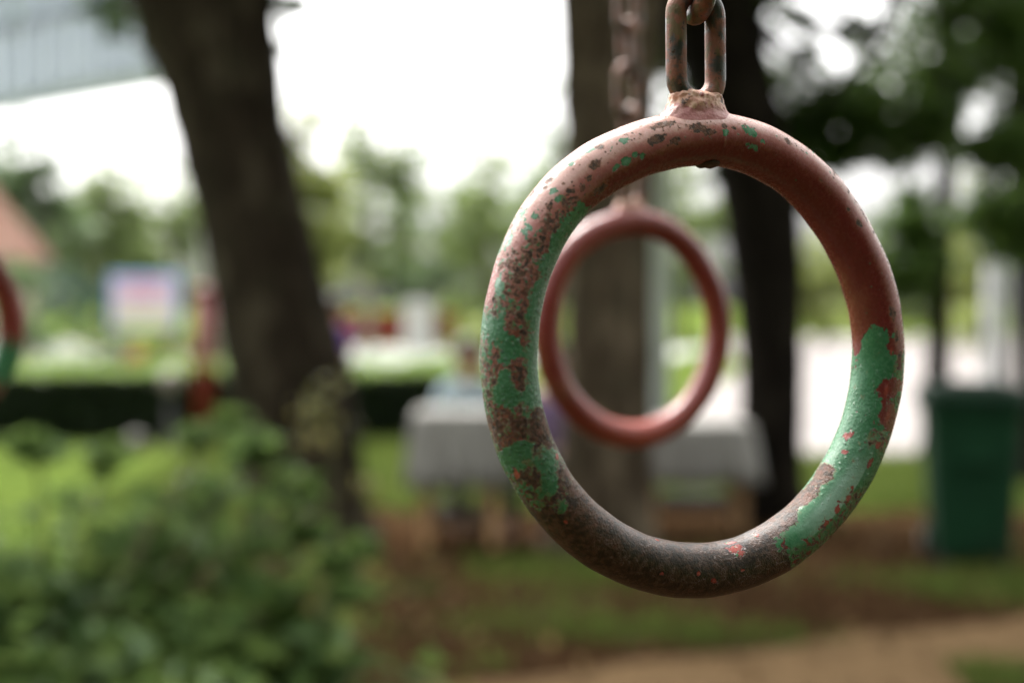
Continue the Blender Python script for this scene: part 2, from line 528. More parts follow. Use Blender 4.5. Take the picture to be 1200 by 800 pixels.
def crown_tree(name, label, keys, crowns, bark, leaf, size, seed, group=None, cat='tree', limb_k=14, r0=0.07, seg=28, width=0.55, extra=()):
    root = empty(name, (keys[0][0], keys[0][1], 0))
    tag(root, label, cat, group)
    pts, cen = [], []
    for i, (c, rad, nc, per, sp) in enumerate(crowns):
        p, C = clump_points(c, rad, nc, per, sp, seed * 17 + i)
        pts.append(p); cen += list(C)
    tops = [k[:3] for k in keys[-3:]]
    trunk_mesh('trunk', keys, bark, root, seed, seg, 40, 0.04, limbs_to(tops, cen, seed, r0, limb_k) + list(extra))
    leaf_cloud('crown', np.concatenate(pts), size, leaf, root, seed, 0.45, 0.25, width, tuple(root.location))
    return root


def wk(px, py, Y, wpx):
    """Trunk key: centre pixel and pixel width at depth Y."""
    p = at(px, py, Y)
    return (p.x, p.y, p.z, wpx / 2 / F_PX * Y)

# low hanging sprays of the trees: (x, y, z, radius)
rngl = random.Random(8)
LOW = []
LOWA = []
for (px, py, r) in ((118, 6, 18), (150, 18, 22), (172, 42, 13), (138, 40, 10), (332, 14, 16), (322, 60, 9), (350, 4, 12), (430, -6, 16), (560, -8, 20)):
    Y = 10.3 + rngl.uniform(-.5, .5)
    c = at(px, py, Y)
    rw = r / F_PX * Y
    LOWA.append(((c.x, Y, c.z), (rw, rw * 1.6, rw * .8), 4, 12, rw * .45))
for (px, py, r) in ((792, 62, 26), (806, 112, 20), (786, 20, 30), (832, 30, 24), (800, 150, 14), (928, 235, 18), (855, 205, 16), (940, 200, 20), (902, 118, 40), (935, 152, 42), (872, 70, 34), (885, 165, 28), (1000, 152, 40), (1050, 140, 42), (1022, 108, 22), (1098, 150, 36), (1150, 158, 34), (1190, 90, 42), (1105, 70, 20),
                    (1000, 40, 14), (965, 172, 30), (1040, 175, 24), (1105, 16, 28), (1168, 8, 22), (950, 118, 20), (1190, 180, 34), (1110, 110, 26), (985, 120, 22), (945, 60, 12), (1192, 20, 30), (880, 10, 26), (935, 25, 12), (1030, 70, 8), (1075, 95, 14)):
    Y = 12.0 + rngl.uniform(-.9, .9)
    c = at(px, py, Y)
    rw = 1.15 * r / F_PX * Y
    LOW.append(((c.x, Y, c.z), (rw, rw * 1.6, rw * .8), 5, max(20, 0.070 * r * r), rw * .42))
YA = 9.9
keysA = [wk(364, 652, YA, 172), wk(360, 600, YA, 146), wk(352, 520, YA, 136), wk(338, 440, YA, 138), wk(318, 350, YA, 132), wk(298, 260, YA, 126),
         wk(279, 180, YA, 128), wk(262, 100, YA, 138), wk(245, 30, YA, 160), wk(230, -40, YA, 172), wk(190, -160, YA, 130), wk(120, -320, YA, 95), wk(60, -520, YA, 60)]
keysA[0] = (keysA[0][0], YA, 0.0, keysA[0][3])
crown_tree('tree', 'thick dark leaning tree trunk rising behind the leafy shrub', keysA,
           [((-2.4, 10.0, 6.6), (3.4, 3.0, 1.7), 190, 150, 0.36), ((-3.6, 11.5, 4.6), (1.5, 1.4, 0.6), 24, 60, 0.26), *LOWA],
           M['bark_dark'], M['leaf_dark'], 0.13, 11, 'park trees with dark trunks', limb_k=26, r0=0.06)
YB = 9.5
keysB = [wk(708, 652, YB, 150), wk(709, 600, YB, 118), wk(711, 500, YB, 106), wk(713, 400, YB, 102), wk(714, 300, YB, 102), wk(714, 200, YB, 108),
         wk(715, 100, YB, 114), wk(716, 0, YB, 122), wk(716, -100, YB, 116), wk(722, -240, YB, 96), wk(735, -420, YB, 60)]
keysB[0] = (keysB[0][0], YB, 0.0, keysB[0][3])
crown_tree('tree', 'straight grey brown tree trunk standing behind the two red rings', keysB,
           [((0.7, 9.6, 5.9), (3.0, 3.0, 1.5), 190, 150, 0.36)],
           M['bark_grey'], M['leaf_dark'], 0.13, 12, 'park trees with dark trunks', limb_k=24, r0=0.06)
YC = 11.0
keysC = [wk(908, 612, YC, 100), wk(905, 560, YC, 76), wk(904, 480, YC, 72), wk(903, 400, YC, 74), wk(898, 300, YC, 86), wk(888, 220, YC, 92),
         wk(868, 140, YC, 96), wk(845, 60, YC, 104), wk(825, -20, YC, 108), wk(800, -140, YC, 96), wk(780, -300, YC, 60)]
keysC[0] = (keysC[0][0], YC, 0.0, keysC[0][3])
crown_tree('tree', 'slim blackish tree trunk between the right table and the green bin', keysC,
           [((2.2, 11.2, 6.0), (3.4, 3.0, 1.7), 190, 150, 0.36),
            *LOW],
           M['bark_black'], M['leaf_dark'], 0.12, 13, 'park trees with dark trunks', limb_k=30, r0=0.05,
           extra=[[wk(800, -260, YC, 60), wk(930, -180, YC, 34), wk(1040, -50, YC, 22), wk(1035, 30, YC, 17), wk(990, 90, YC, 13), wk(950, 140, YC, 7)]])
YD = 15.5
keysD = [wk(1098, 520, YD, 40), wk(1099, 440, YD, 30), wk(1101, 360, YD, 27), wk(1105, 260, YD, 25), wk(1111, 150, YD, 24), wk(1112, 60, YD, 22), wk(1108, -60, YD, 18), wk(1100, -200, YD, 12)]
keysD[0] = (keysD[0][0], YD, 0.0, keysD[0][3])
crown_tree('tree', 'thin tree trunk with dark drooping foliage behind the green bin', keysD,
           [((3.92, 15.5, 2.08), (0.26, 0.4, 0.60), 22, 150, 0.12), ((4.4, 15.6, 4.1), (1.1, 1.0, 0.5), 30, 40, 0.22), ((4.3, 15.6, 5.6), (1.6, 1.5, 0.9), 50, 60, 0.3)],
           M['bark_black'], M['leaf_dark'], 0.13, 14, 'park trees with dark trunks', limb_k=20, r0=0.03, seg=14)
YE = 13.0
keysE = [wk(1222, 560, YE, 60), wk(1220, 480, YE, 46), wk(1216, 360, YE, 44), wk(1208, 200, YE, 46), wk(1202, 60, YE, 50), wk(1198, -60, YE, 48), wk(1190, -220, YE, 36)]
keysE[0] = (keysE[0][0], YE, 0.0, keysE[0][3])
crown_tree('tree', 'dark tree trunk cut off by the right edge beside the bin', keysE,
           [((4.18, 13.0, 2.15), (0.26, 0.4, 0.34), 14, 150, 0.11), ((4.6, 13.0, 6.0), (2.2, 1.8, 1.2), 70, 90, 0.3), ((4.1, 12.8, 3.75), (0.5, 0.6, 0.25), 10, 50, 0.16)],
           M['bark_black'], M['leaf_dark'], 0.12, 15, 'park trees with dark trunks', limb_k=18, r0=0.04, seg=16)

# unseen tree added to shade the rings: trunk behind the camera, crown overhead
crown_tree('tree', 'unseen big tree added to shade the hanging rings from above', [(2.6, -3.2, 0, .42), (2.55, -3.2, 1.2, .31), (2.4, -3.1, 2.4, .28), (2.2, -2.9, 3.6, .24), (1.9, -2.4, 4.6, .16)],
           [((3.0, -3.0, 4.3), (3.2, 2.4, 0.9), 90, 150, 0.42), ((1.4, -4.6, 4.2), (4.0, 1.8, 1.2), 120, 130, 0.4), ((3.4, -2.6, 3.2), (2.6, 3.4, 1.3), 90, 130, 0.4)],
           M['bark_dark'], M['leaf_dark'], 0.16, 16, 'park trees with dark trunks', limb_k=40, r0=0.07)
# unseen trees added behind the camera to block sky light
proto = crown_tree('tree', 'unseen dense tree added behind the camera to block sky light', [(-1.8, -8.6, 0, .26), (-1.9, -8.6, 2, .2), (-1.7, -8.6, 4, .14), (-1.8, -8.6, 6, .06)],
           [((-1.8, -8.6, 4.2), (2.3, 1.9, 3.6), 150, 130, 0.36), ((-1.8, -8.6, 1.4), (2.4, 1.6, 1.1), 60, 110, 0.34)],
           M['bark_dark'], M['leaf_dark'], 0.20, 17, 'unseen trees added to block sky light', limb_k=24, r0=0.06, seg=16)
for (x, y, a) in ((2.4, -8.2, 2), (-6.0, -8.0, 1.2), (-9.2, -5.0, .7), (6.4, -7.6, 3.1), (9.4, -5.0, 4)):
    r = proto.copy(); COL.objects.link(r); r.location = (x, y, 0); r.rotation_euler = (0, 0, a)
    for ch in proto.children:
        c = ch.copy(); COL.objects.link(c); c.parent = r
# far trees: (pixel x, depth, pixel y of top, pixel y of crown bottom, pixel half width, leaf, label)
FAR = [
    (-40, 46, 150, 330, 90, 'leaf_far_cool', 'green tree rising behind the orange roofed house'),
    (40, 48, 172, 360, 62, 'leaf_far_cool', 'rounded far tree just right of the orange roof'),
    (118, 52, 205, 360, 62, 'leaf_far', 'light green far tree above the signboard'),
    (205, 55, 236, 380, 60, 'leaf_far', 'light far tree just left of the leaning trunk'),
    (352, 44, 172, 380, 48, 'leaf_far_warm', 'yellow green far tree just right of the leaning trunk'),
    (430, 50, 158, 350, 62, 'leaf_far', 'tall loose far tree above the red wall'),
    (505, 58, 232, 370, 60, 'leaf_far_cool', 'low far tree above the white gate pillar'),
    (580, 50, 208, 380, 66, 'leaf_far', 'light green far tree left of the nearest ring'),
    (655, 54, 170, 380, 60, 'leaf_far_cool', 'far tree seen behind the left side of the nearest ring'),
    (800, 60, 205, 370, 56, 'leaf_far', 'far tree seen through the top of the nearest ring'),
    (965, 60, 290, 388, 60, 'leaf_far_warm', 'low bright far tree seen through the right side of the nearest ring'),
    (1062, 66, 300, 388, 56, 'leaf_far', 'low bright far tree behind the thin dark trunk'),
    (1150, 62, 240, 388, 60, 'leaf_far_warm', 'low yellow green far tree above the green bin'),
    (1235, 56, 235, 385, 60, 'leaf_far_cool', 'far tree at the right edge behind the cut off trunk'),
    (290, 66, 215, 370, 66, 'leaf_far_cool', 'far tree mostly hidden behind the leaning trunk'),
    (735, 68, 235, 372, 60, 'leaf_far', 'far tree mostly hidden behind the grey brown trunk'),
]
SPRAYS = {}                                                  # loose top twigs of the taller far trees
for k_, px, py, r in ((5, 440, 100, 16), (5, 424, 132, 20), (5, 470, 150, 18), (5, 446, 62, 10), (4, 376, 140, 16), (7, 560, 168, 22), (7, 600, 176, 24), (8, 640, 150, 20), (6, 515, 190, 24), (9, 812, 178, 16)):
    Yk = FAR[k_][1]
    c = at(px, py, Yk)
    SPRAYS.setdefault(k_, []).append(((c.x, Yk, c.z), (r / F_PX * Yk, r / F_PX * Yk, r / F_PX * Yk), 5, 10, r / F_PX * Yk * .3))
for i, (px, Y, yt, yb, hw, leaf, lab) in enumerate(FAR):
    top, bot = at(px, yt - (34 if 3 <= i <= 9 else 16), Y), at(px, yb, Y)
    c = (top + bot) / 2
    rw, rh = (1.2 if 3 <= i <= 10 else 1.0) * hw / F_PX * Y, (top.z - bot.z) / 2
    rngf = random.Random(i)
    keys = [(c.x, Y, 0, 0.19), (c.x + rngf.uniform(-.15, .15), Y, bot.z * 0.6 + 0.4, 0.15), (c.x + rngf.uniform(-.3, .3), Y, c.z, 0.11), (c.x + rngf.uniform(-.3, .3), Y, top.z - 0.3 * rh, 0.05)]
    crown_tree('tree', lab, keys,
               SPRAYS.get(i, []) + [((c.x, Y, c.z + 0.75 * rh), (rw * 0.8, rw * 0.8, rh * 0.6), 14, 9, 0.15), ((c.x, Y, c.z - 0.12 * rh), (rw * 0.92, rw * 0.9, rh * 0.80), 46, 70, 0.26), ((c.x, Y, c.z + 0.2 * rh), (rw * 0.72, rw * 0.7, rh * 0.85), 26, 20, 0.20)],
               M['bark_pale'] if i in (5, 6) else M['bark_grey'], M[leaf], 0.30, 40 + i, 'light green trees beyond the lawn', limb_k=10, r0=0.05, seg=12, width=0.6)

# ------------------------------------------------------------------ hedge, shrubs, small plants
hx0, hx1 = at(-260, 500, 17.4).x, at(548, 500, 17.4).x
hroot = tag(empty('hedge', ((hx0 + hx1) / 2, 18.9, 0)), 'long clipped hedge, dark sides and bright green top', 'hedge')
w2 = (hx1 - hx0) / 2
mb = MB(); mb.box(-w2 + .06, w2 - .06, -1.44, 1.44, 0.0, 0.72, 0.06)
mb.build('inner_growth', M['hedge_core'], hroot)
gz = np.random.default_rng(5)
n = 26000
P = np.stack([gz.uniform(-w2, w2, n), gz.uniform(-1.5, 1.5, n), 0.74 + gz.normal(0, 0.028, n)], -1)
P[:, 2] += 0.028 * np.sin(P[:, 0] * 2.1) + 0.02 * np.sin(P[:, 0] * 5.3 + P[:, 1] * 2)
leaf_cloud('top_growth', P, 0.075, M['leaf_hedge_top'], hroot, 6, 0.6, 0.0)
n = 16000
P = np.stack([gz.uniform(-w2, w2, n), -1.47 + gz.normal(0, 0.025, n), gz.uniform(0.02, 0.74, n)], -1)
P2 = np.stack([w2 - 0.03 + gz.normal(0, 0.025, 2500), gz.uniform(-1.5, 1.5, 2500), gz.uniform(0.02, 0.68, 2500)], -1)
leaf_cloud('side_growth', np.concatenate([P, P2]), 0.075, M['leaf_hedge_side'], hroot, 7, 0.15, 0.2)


def shrub(name, label, loc, rad, h, nstem, leaf, size, clumps, per, spread, seed, group=None, flowers=None, cat='shrub', shell=0.3):
    root = tag(empty(name, loc), label, cat, group)
    P, C = clump_points((0, 0, h * 0.55), (rad[0], rad[1], h * 0.45), clumps, per, spread, seed, shell)
    ok = P[:, 2] > 0.02
    rng = random.Random(seed)
    mb = MB()
    cs = list(C); rng.shuffle(cs)
    for c in cs[:nstem]:
        b = (rng.uniform(-.2, .2) * rad[0], rng.uniform(-.2, .2) * rad[1], 0)
        p, r = curve_pts([(*b, size * .09), (b[0] * .5 + c[0] * .4, b[1] * .5 + c[1] * .4, c[2] * .55, size * .07), (*c, size * .03)], 10)
        mb.tube(p, r, 7)
    mb.build('stem', M['stem'], root)
    leaf_cloud('foliage', P[ok], size, leaf, root, seed, 0.45, 0.25, 0.6)
    for q in flowers or []:
        k = 16
        F = np.array(q) + np.random.default_rng(seed + 9).normal(0, 0.012, (k, 3))
        leaf_cloud('flower', F, 0.045, M['petal_orange'], root, seed + 1, 0.3, 0.0, 0.8)
    return root

# the leafy shrub at lower left, about 3.5 m from the camera
sh = Vector((-1.02, 3.75, 0))
root = tag(empty('shrub', sh), 'large leafy green shrub filling the lower left foreground', 'shrub')
blobs = [((-0.22, 0.0, 0.50), (0.64, 0.55, 0.40), 90, 74, 0.11), ((0.26, -0.05, 0.47), (0.36, 0.4, 0.33), 44, 56, 0.10),
         ((0.14, 0.1, 0.97), (0.26, 0.22, 0.12), 12, 34, 0.06), ((-0.42, 0.0, 0.88), (0.30, 0.25, 0.10), 14, 38, 0.07),
         ((0.48, -0.1, 0.70), (0.16, 0.15, 0.10), 7, 30, 0.05)]
PP, CC = [], []
for i, (c, rad, nc, per, sp) in enumerate(blobs):
    p, C = clump_points(c, rad, nc, per, sp, 300 + i, 0.35); PP.append(p); CC += list(C)
for i, (px, py, r) in enumerate(((300, 522, 20), (338, 572, 16), (388, 660, 18), (410, 696, 16), (232, 510, 16), (128, 536, 18), (45, 524, 20), (362, 618, 10), (268, 490, 9), (330, 700, 26), (425, 640, 9))):
    q = at(px, py, 3.6 + .06 * (i % 3)) - sh                    # loose leading sprays
    p, C = clump_points(tuple(q), (r / 510, r / 510, r / 640), 4, 13, r / 1100, 340 + i, 0.2); PP.append(p); CC += [q] * 3
rng = random.Random(4)
mb = MB()
for c in CC[::3]:
    b = (rng.uniform(-.25, .25), rng.uniform(-.15, .15), 0)
    p, r = curve_pts([(*b, .011), (b[0] * .6 + c[0] * .35, b[1] * .6 + c[1] * .35, c[2] * .55, .008), (*c, .003)], 12)
    mb.tube(p, r, 7)
mb.build('stem', M['stem'], root)
leaf_cloud('foliage', np.concatenate(PP), 0.086, M['leaf_shrub'], root, 8, 0.45, 0.3, 0.46)
for (px, py) in ((268, 492), (228, 664), (150, 640)):
    continue
    F = np.array(q) + np.random.default_rng(px).normal(0, 0.011, (9, 3))
    leaf_cloud('flower', F, 0.026, M['petal_orange'], root, px, 0.3, 0.0, 0.8)

sp0 = at(392, 470, 6.2)
shrub('sprig_plant', 'thin ochre leaved sprigs standing in front of the leaning trunk', (sp0.x, 6.2, 0), (0.17, 0.14), 1.22, 9, M['leaf_sprig'], 0.06, 16, 12, 0.045, 77, cat='plant', shell=0.7)

def small(px, py_top, Y, hwpx, leaf, size, name, label, seed, cat='shrub', group=None, cl=26, per=34):
    t = at(px, py_top, Y)
    r = hwpx / F_PX * Y
    return shrub(name, label, (t.x, Y, 0), (r, r * 0.8), t.z, 8, M[leaf], size, cl, per, r * 0.16, seed, group, cat=cat)

small(75, 398, 30, 36, 'petal_white', 0.10, 'flowering_bush', 'white flowering bush beyond the hedge at the left', 81)
small(88, 318, 34, 44, 'leaf_teal', 0.16, 'shrub', 'dark bluish green bush behind the white flowering bush', 82)
small(18, 296, 27, 46, 'leaf_far_cool', 0.16, 'shrub', 'green bush at the foot of the orange roofed house', 88)
small(160, 396, 27, 13, 'petal_orange', 0.07, 'flowering_plant', 'small orange flowering plant below the signboard', 83, cat='plant', cl=14, per=24)
small(132, 388, 33, 40, 'leaf_far', 0.14, 'shrub', 'light green bush behind the orange flowering plant', 84)
small(205, 392, 33, 36, 'leaf_far_warm', 0.14, 'shrub', 'light bush under the right half of the signboard', 85)
small(560, 372, 36, 34, 'leaf_far_warm', 0.14, 'shrub', 'yellow green bush just left of the nearest ring', 86)
small(1140, 345, 44, 30, 'leaf_far_warm', 0.16, 'shrub', 'yellow green bush rising over the bin lid', 87)
small(985, 350, 74, 46, 'leaf_far_warm', 0.20, 'shrub', 'bright bush at the far end of the pale paving', 89)

# grass blades over lawn and worn strip (nobody could count them)
def blades(name, label, zones, h, seed):
    g = np.random.default_rng(seed)
    Ps = []
    for (x0, x1, y0, y1, n, dense) in zones:
        p = np.stack([g.uniform(x0, x1, n), g.uniform(y0, y1, n)], -1)
        f = np.sin(p[:, 0] * 2.3 + 1.1 * np.sin(p[:, 1] * 1.7)) + np.sin(p[:, 1] * 2.9 + p[:, 0]) + g.normal(0, 0.6, n)
        Ps.append(p[f > dense])
    P = np.concatenate(Ps)
    N = len(P)
    a = g.uniform(0, 2 * np.pi, N)
    H = h * g.uniform(0.5, 1.4, N)
    w = 0.006 + 0.004 * g.random(N)
    dx, dy = np.cos(a), np.sin(a)
    lean = g.normal(0, 0.35, (N, 2)) * H[:, None]
    z0 = np.zeros(N)
    A = np.stack([P[:, 0] - dx * w, P[:, 1] - dy * w, z0], -1)
    B = np.stack([P[:, 0] + dx * w, P[:, 1] + dy * w, z0], -1)
    Cc = np.stack([P[:, 0] + dx * w * .6 + lean[:, 0] * .4, P[:, 1] + dy * w * .6 + lean[:, 1] * .4, H * .6], -1)
    D = np.stack([P[:, 0] + lean[:, 0], P[:, 1] + lean[:, 1], H], -1)
    V = np.stack([A, B, Cc, D], 1).reshape(-1, 3)
    F = np.arange(4 * N).reshape(-1, 4)
    o = quads(name, V, F, M['blade'], None, {'tint': np.repeat(np.clip(g.normal(.5, .25, N), 0, 1), 4)}, False)
    tag(o, label, 'grass', kind='stuff')
blades('grass', 'short grass of the lawn and worn tufts beside the path',
       [(-3.2, 1.2, 11.6, 17.0, 26000, -2), (1.0, 6.0, 11.7, 15.4, 26000, -2), (-1.4, 2.4, 7.0, 9.3, 9000, 0.8), (2.0, 4.6, 7.6, 9.8, 5000, 0.8),
        (-3.5, 0.0, 4.4, 6.6, 14000, -0.4), (1.8, 3.5, 5.4, 6.5, 5000, 0.3)], 0.085, 21)

gl = np.random.default_rng(31)
nl = 2600
Pl = np.stack([gl.uniform(-2.4, 5.5, nl), gl.uniform(3.0, 11.5, nl), gl.uniform(0.012, 0.03, nl)], -1)
tag(leaf_cloud('leaf_litter', Pl, 0.07, M['litter'], None, 32, 0.93, 0.0, 0.6), 'dry fallen leaves scattered over the bare earth', 'leaf litter', kind='stuff')

# ------------------------------------------------------------------ buildings and large things behind
# raised walkway, upper left: ribbed grey blue cladding over a soffit, on round columns
q0, q1 = at(0, 118, 42.1), at(185, 85, 37.0)
pl, pr = q0 + (q0 - q1) * 0.9, q0 + (q1 - q0) * 1.18
d = (pr - pl); Lw = math.hypot(d.x, d.y); ang = math.atan2(d.y, d.x)
zb = 6.98
root = tag(empty('raised_walkway', (pl.x, pl.y, 0), ang), 'grey blue ribbed raised walkway high up at the top left corner', 'walkway')
mb = MB(); mb.box(0, Lw, 0.0, 1.5, zb, zb + 0.12, 0.03); mb.build('deck', M['cladding'], root, False)
mb = MB()
for k in range(int(Lw / 1.15)):
    x = 0.1 + k * 1.15
    mb.box(x, x + 0.80, -0.06, 0.02, zb + 0.121, zb + 1.75, 0.012)
mb.build('ribbed_panel', M['cladding'], root, False)
mb = MB(); mb.box(0, Lw, 0.021, 0.05, zb + 0.121, zb + 1.75); mb.build('backing_panel', M['cladding_dark'], root, False)
mb = MB(); mb.box(0, Lw, -0.10, 0.08, zb + 1.76, zb + 2.02, 0.02); mb.build('handrail', M['cladding_dark'], root, False)
mb = MB()
for k in range(int(Lw / 1.3)):
    mb.box(0.3 + k * 1.3, 0.42 + k * 1.3, 0.0, 0.12, zb + 2.021, zb + 3.6)
mb.box(0, Lw, 0.14, 0.18, zb + 2.021, zb + 3.6)
mb.build('upper_screen', M['cladding'], root, False)
mb = MB(); mb.box(-0.3, Lw, -0.5, 2.0, zb + 3.61, zb + 3.85, 0.04); mb.build('roof', M['cladding_dark'], root, False)
for x in (0.8, Lw - 0.32):
    mb = MB(); mb.tube([(x, .75, 0), (x, .75, zb - 0.01)], 0.28, 20); mb.build('column', M['concrete'], root)

# house with an orange tiled gable roof, left edge
e = at(-10, 300, 29); p = at(-125, 165, 29)
hw = e.x - p.x
root = tag(empty('house', (p.x, 29.0, 0)), 'house with an orange tiled gable roof at the left edge', 'house')
wall_h = e.z + 0.05
mb = MB(); mb.box(-hw + .35, hw - .35, 0.3, 3.6, 0, wall_h)
mb.add([(-hw + .35, .3, wall_h), (hw - .35, .3, wall_h), (0, .3, p.z - .25), (-hw + .35, 3.6, wall_h), (hw - .35, 3.6, wall_h), (0, 3.6, p.z - .25)], [(0, 1, 2), (5, 4, 3)])
mb.build('wall', M['plaster'], root, False)
mb = MB()
for s in (-1, 1):
    for k in range(14):                                    # courses of tiles, each lapping the one below
        t0, t1 = k / 14, (k + 1.25) / 14
        xa, xb = s * hw * (1 - t0), s * hw * (1 - min(1, t1))
        za, zb_ = e.z + (p.z - e.z) * t0 + .05, e.z + (p.z - e.z) * min(1, t1) + .02
        mb.add([(xa, -.1, za), (xb, -.1, zb_), (xb, 4.0, zb_), (xa, 4.0, za), (xa, -.1, za - .09), (xb, -.1, zb_ - .09), (xb, 4.0, zb_ - .09), (xa, 4.0, za - .09)],
               [(0, 1, 2, 3), (7, 6, 5, 4), (0, 3, 7, 4), (0, 4, 5, 1), (3, 2, 6, 7)])
mb.tube([(0, -.14, p.z + .06), (0, 4.04, p.z + .06)], 0.12, 10)
mb.build('roof', M['terracotta'], root, False)
mb = MB(); mb.box(-.5, .5, .22, .297, 0, 2.1, .01); mb.build('door', M['wood_dark'], root, False)

# signboard on two posts
s0, s1 = at(127, 387, 25), at(211, 320, 25)
wS, hS = (s1.x - s0.x), (s1.z - s0.z)
root = tag(empty('signboard', ((s0.x + s1.x) / 2, 25, 0)), 'white and pink signboard with a blue border', 'sign')
mb = MB(); mb.box(-wS / 2, wS / 2, 0, 0.08, s0.z, s1.z, 0.015); mb.build('frame', M['board_blue'], root, False)
mb = MB(); mb.box(-wS / 2 + .07, wS / 2 - .07, -0.012, -0.001, s0.z + .04, s1.z - .08); mb.build('face', M['board_face'], root, False)
mb = MB()
for r_, (zz, hh) in enumerate(((.70, .13), (.50, .12))):     # rows of pink characters, unreadable at this distance
    x = -wS / 2 + .26
    k = 0
    rr = random.Random(3 + r_)
    while x < wS / 2 - .36:
        cw = rr.choice((.07, .09, .11))
        z0 = s0.z + hS * zz
        mb.box(x, x + cw * .3, -.020, -.013, z0, z0 + hh)
        mb.box(x + cw * .35, x + cw, -.020, -.013, z0 + hh * rr.choice((0, .4, .72)), z0 + hh * (.28 + rr.choice((0, .4, .72))))
        x += cw + .028
mb.build('lettering', M['board_pink'], root, False)
mb = MB(); mb.box(-wS / 2 + .12, wS / 2 - .12, -.018, -.013, s0.z + hS * .12, s0.z + hS * .34); mb.build('lower_band', M['board_yellow'], root, False)
for x in (-wS * .32, wS * .32):
    mb = MB(); mb.box(x - .03, x + .03, .09, .15, 0, s1.z - .1, .006); mb.build('post', M['steel'], root, False)

# red wall and white gate pillar far beyond the hedge
a, b = at(398, 402, 60), at(545, 366, 60)
root = tag(empty('wall', ((a.x + b.x) / 2, 60, 0)), 'low red plastered wall far beyond the hedge', 'wall')
mb = MB(); mb.box(-(b.x - a.x) / 2, (b.x - a.x) / 2, 0, .3, 0, b.z - .1); mb.build('wall_body', M['red_wall'], root, False)
mb = MB(); mb.box(-(b.x - a.x) / 2 - .06, (b.x - a.x) / 2 + .06, -.06, .36, b.z - .099, b.z, .015); mb.build('coping', M['red_wall'], root, False)
a, b = at(474, 412, 53), at(506, 352, 53)
root = tag(empty('gate_pillar', ((a.x + b.x) / 2, 53, 0)), 'white gate pillar in front of the low red wall', 'pillar')
hwid = (b.x - a.x) / 2
mb = MB(); mb.box(-hwid, hwid, -hwid, hwid, 0, b.z - .22, .02); mb.build('shaft', M['pillar_white'], root, False)
mb = MB(); mb.box(-hwid - .08, hwid + .08, -hwid - .08, hwid + .08, b.z - .219, b.z - .1, .02)
mb.box(-hwid * .7, hwid * .7, -hwid * .7, hwid * .7, b.z - .099, b.z, .03); mb.build('cap', M['pillar_white'], root, False)

# white column seen through the rings, grey lamp post at the right
c = at(769, 400, 14.6)
root = tag(empty('column', (c.x, 14.6, 0)), 'weathered white column seen through the small red ring', 'column')
mb = MB(); mb.box(-.19, .19, -.19, .19, 0, .18, .02); mb.build('base', M['column_white'], root, False)
mb = MB(); mb.box(-.125, .125, -.125, .125, .181, 2.95, .02); mb.build('shaft', M['column_white'], root, False)
mb = MB(); mb.box(-.16, .16, -.16, .16, 2.951, 3.05, .02); mb.build('cap', M['column_white'], root, False)
c = at(1163, 400, 21)
root = tag(empty('street_lamp', (c.x, 21, 0)), 'pale grey lamp post rising behind the green bin', 'lamp post')
mb = MB(); mb.tube([(0, 0, 0), (0, 0, .3), (0, 0, .31), (0, 0, 4.6)], [.17, .17, .125, .10], 16); mb.build('pole', M['post_white'], root)
mb = MB(); mb.tube([(0, 0, 4.6), (.02, -.1, 4.85), (.1, -.5, 4.95)], [.04, .04, .035], 10)
mb.box(-.05, .25, -.95, -.45, 4.90, 5.0, .02); mb.build('lamp_head', M['steel'], root, False)
c = at(1186, 400, 23)
root = tag(empty('utility_pole', (c.x, 23, 0)), 'pale round pole just right of the grey lamp post', 'pole')
mb = MB(); mb.tube([(0, 0, 0), (0, 0, 3.2)], [.085, .075], 14); mb.build('shaft', M['post_white'], root)
mb = MB(); mb.tube([(0, 0, 3.2), (0, 0, 3.28), (0, 0, 3.33)], [.095, .09, .03], 14); mb.build('cap', M['steel'], root)

# red post with a yellow collar in front of the hedge
c = at(239, 400, 16.7)
root = tag(empty('play_post', (c.x, 16.7, 0)), 'red painted post with a yellow collar against the hedge', 'post')
mb = MB(); mb.tube([(0, 0, 0), (0, 0, 1.62)], .105, 16); mb.build('pole', M['red_post'], root)
mb = MB(); mb.tube([(0, 0, .82), (0, 0, .94)], .125, 16); mb.build('collar', M['yellow'], root)
mb = MB(); mb.ball((0, 0, 1.64), .12, 14, 8, .8); mb.build('cap', M['red_post'], root)

# garden lamp with a pale globe, and a grey stone
c = at(200, 446, 16.6)
root = tag(empty('garden_lamp', (c.x, 16.6, 0)), 'short garden lamp with a pale globe against the dark hedge', 'lamp')
mb = MB(); mb.tube([(0, 0, 0), (0, 0, .03), (0, 0, .031), (0, 0, c.z - .13)], [.09, .09, .03, .03], 12); mb.build('post', M['rubber'], root)
mb = MB(); mb.ball((0, 0, c.z), .105, 18, 12, 1.2); mb.build('globe', M['globe'], root)
c = at(160, 512, 16.3)
rng = random.Random(2)
mb = MB(); mb.ball((0, 0, .09), .12, 14, 9, .8)
mb.v = [(x * (1 + .2 * math.sin(7 * y + 3)) + .02 * rng.uniform(-1, 1), y * 1.2, max(-.01, z + .012 * rng.uniform(-1, 1))) for x, y, z in mb.v]
o = mb.build('stone', M['stone'], None, True, (c.x, 16.3, 0)); tag(o, 'grey rounded stone lying at the foot of the hedge', 'stone')

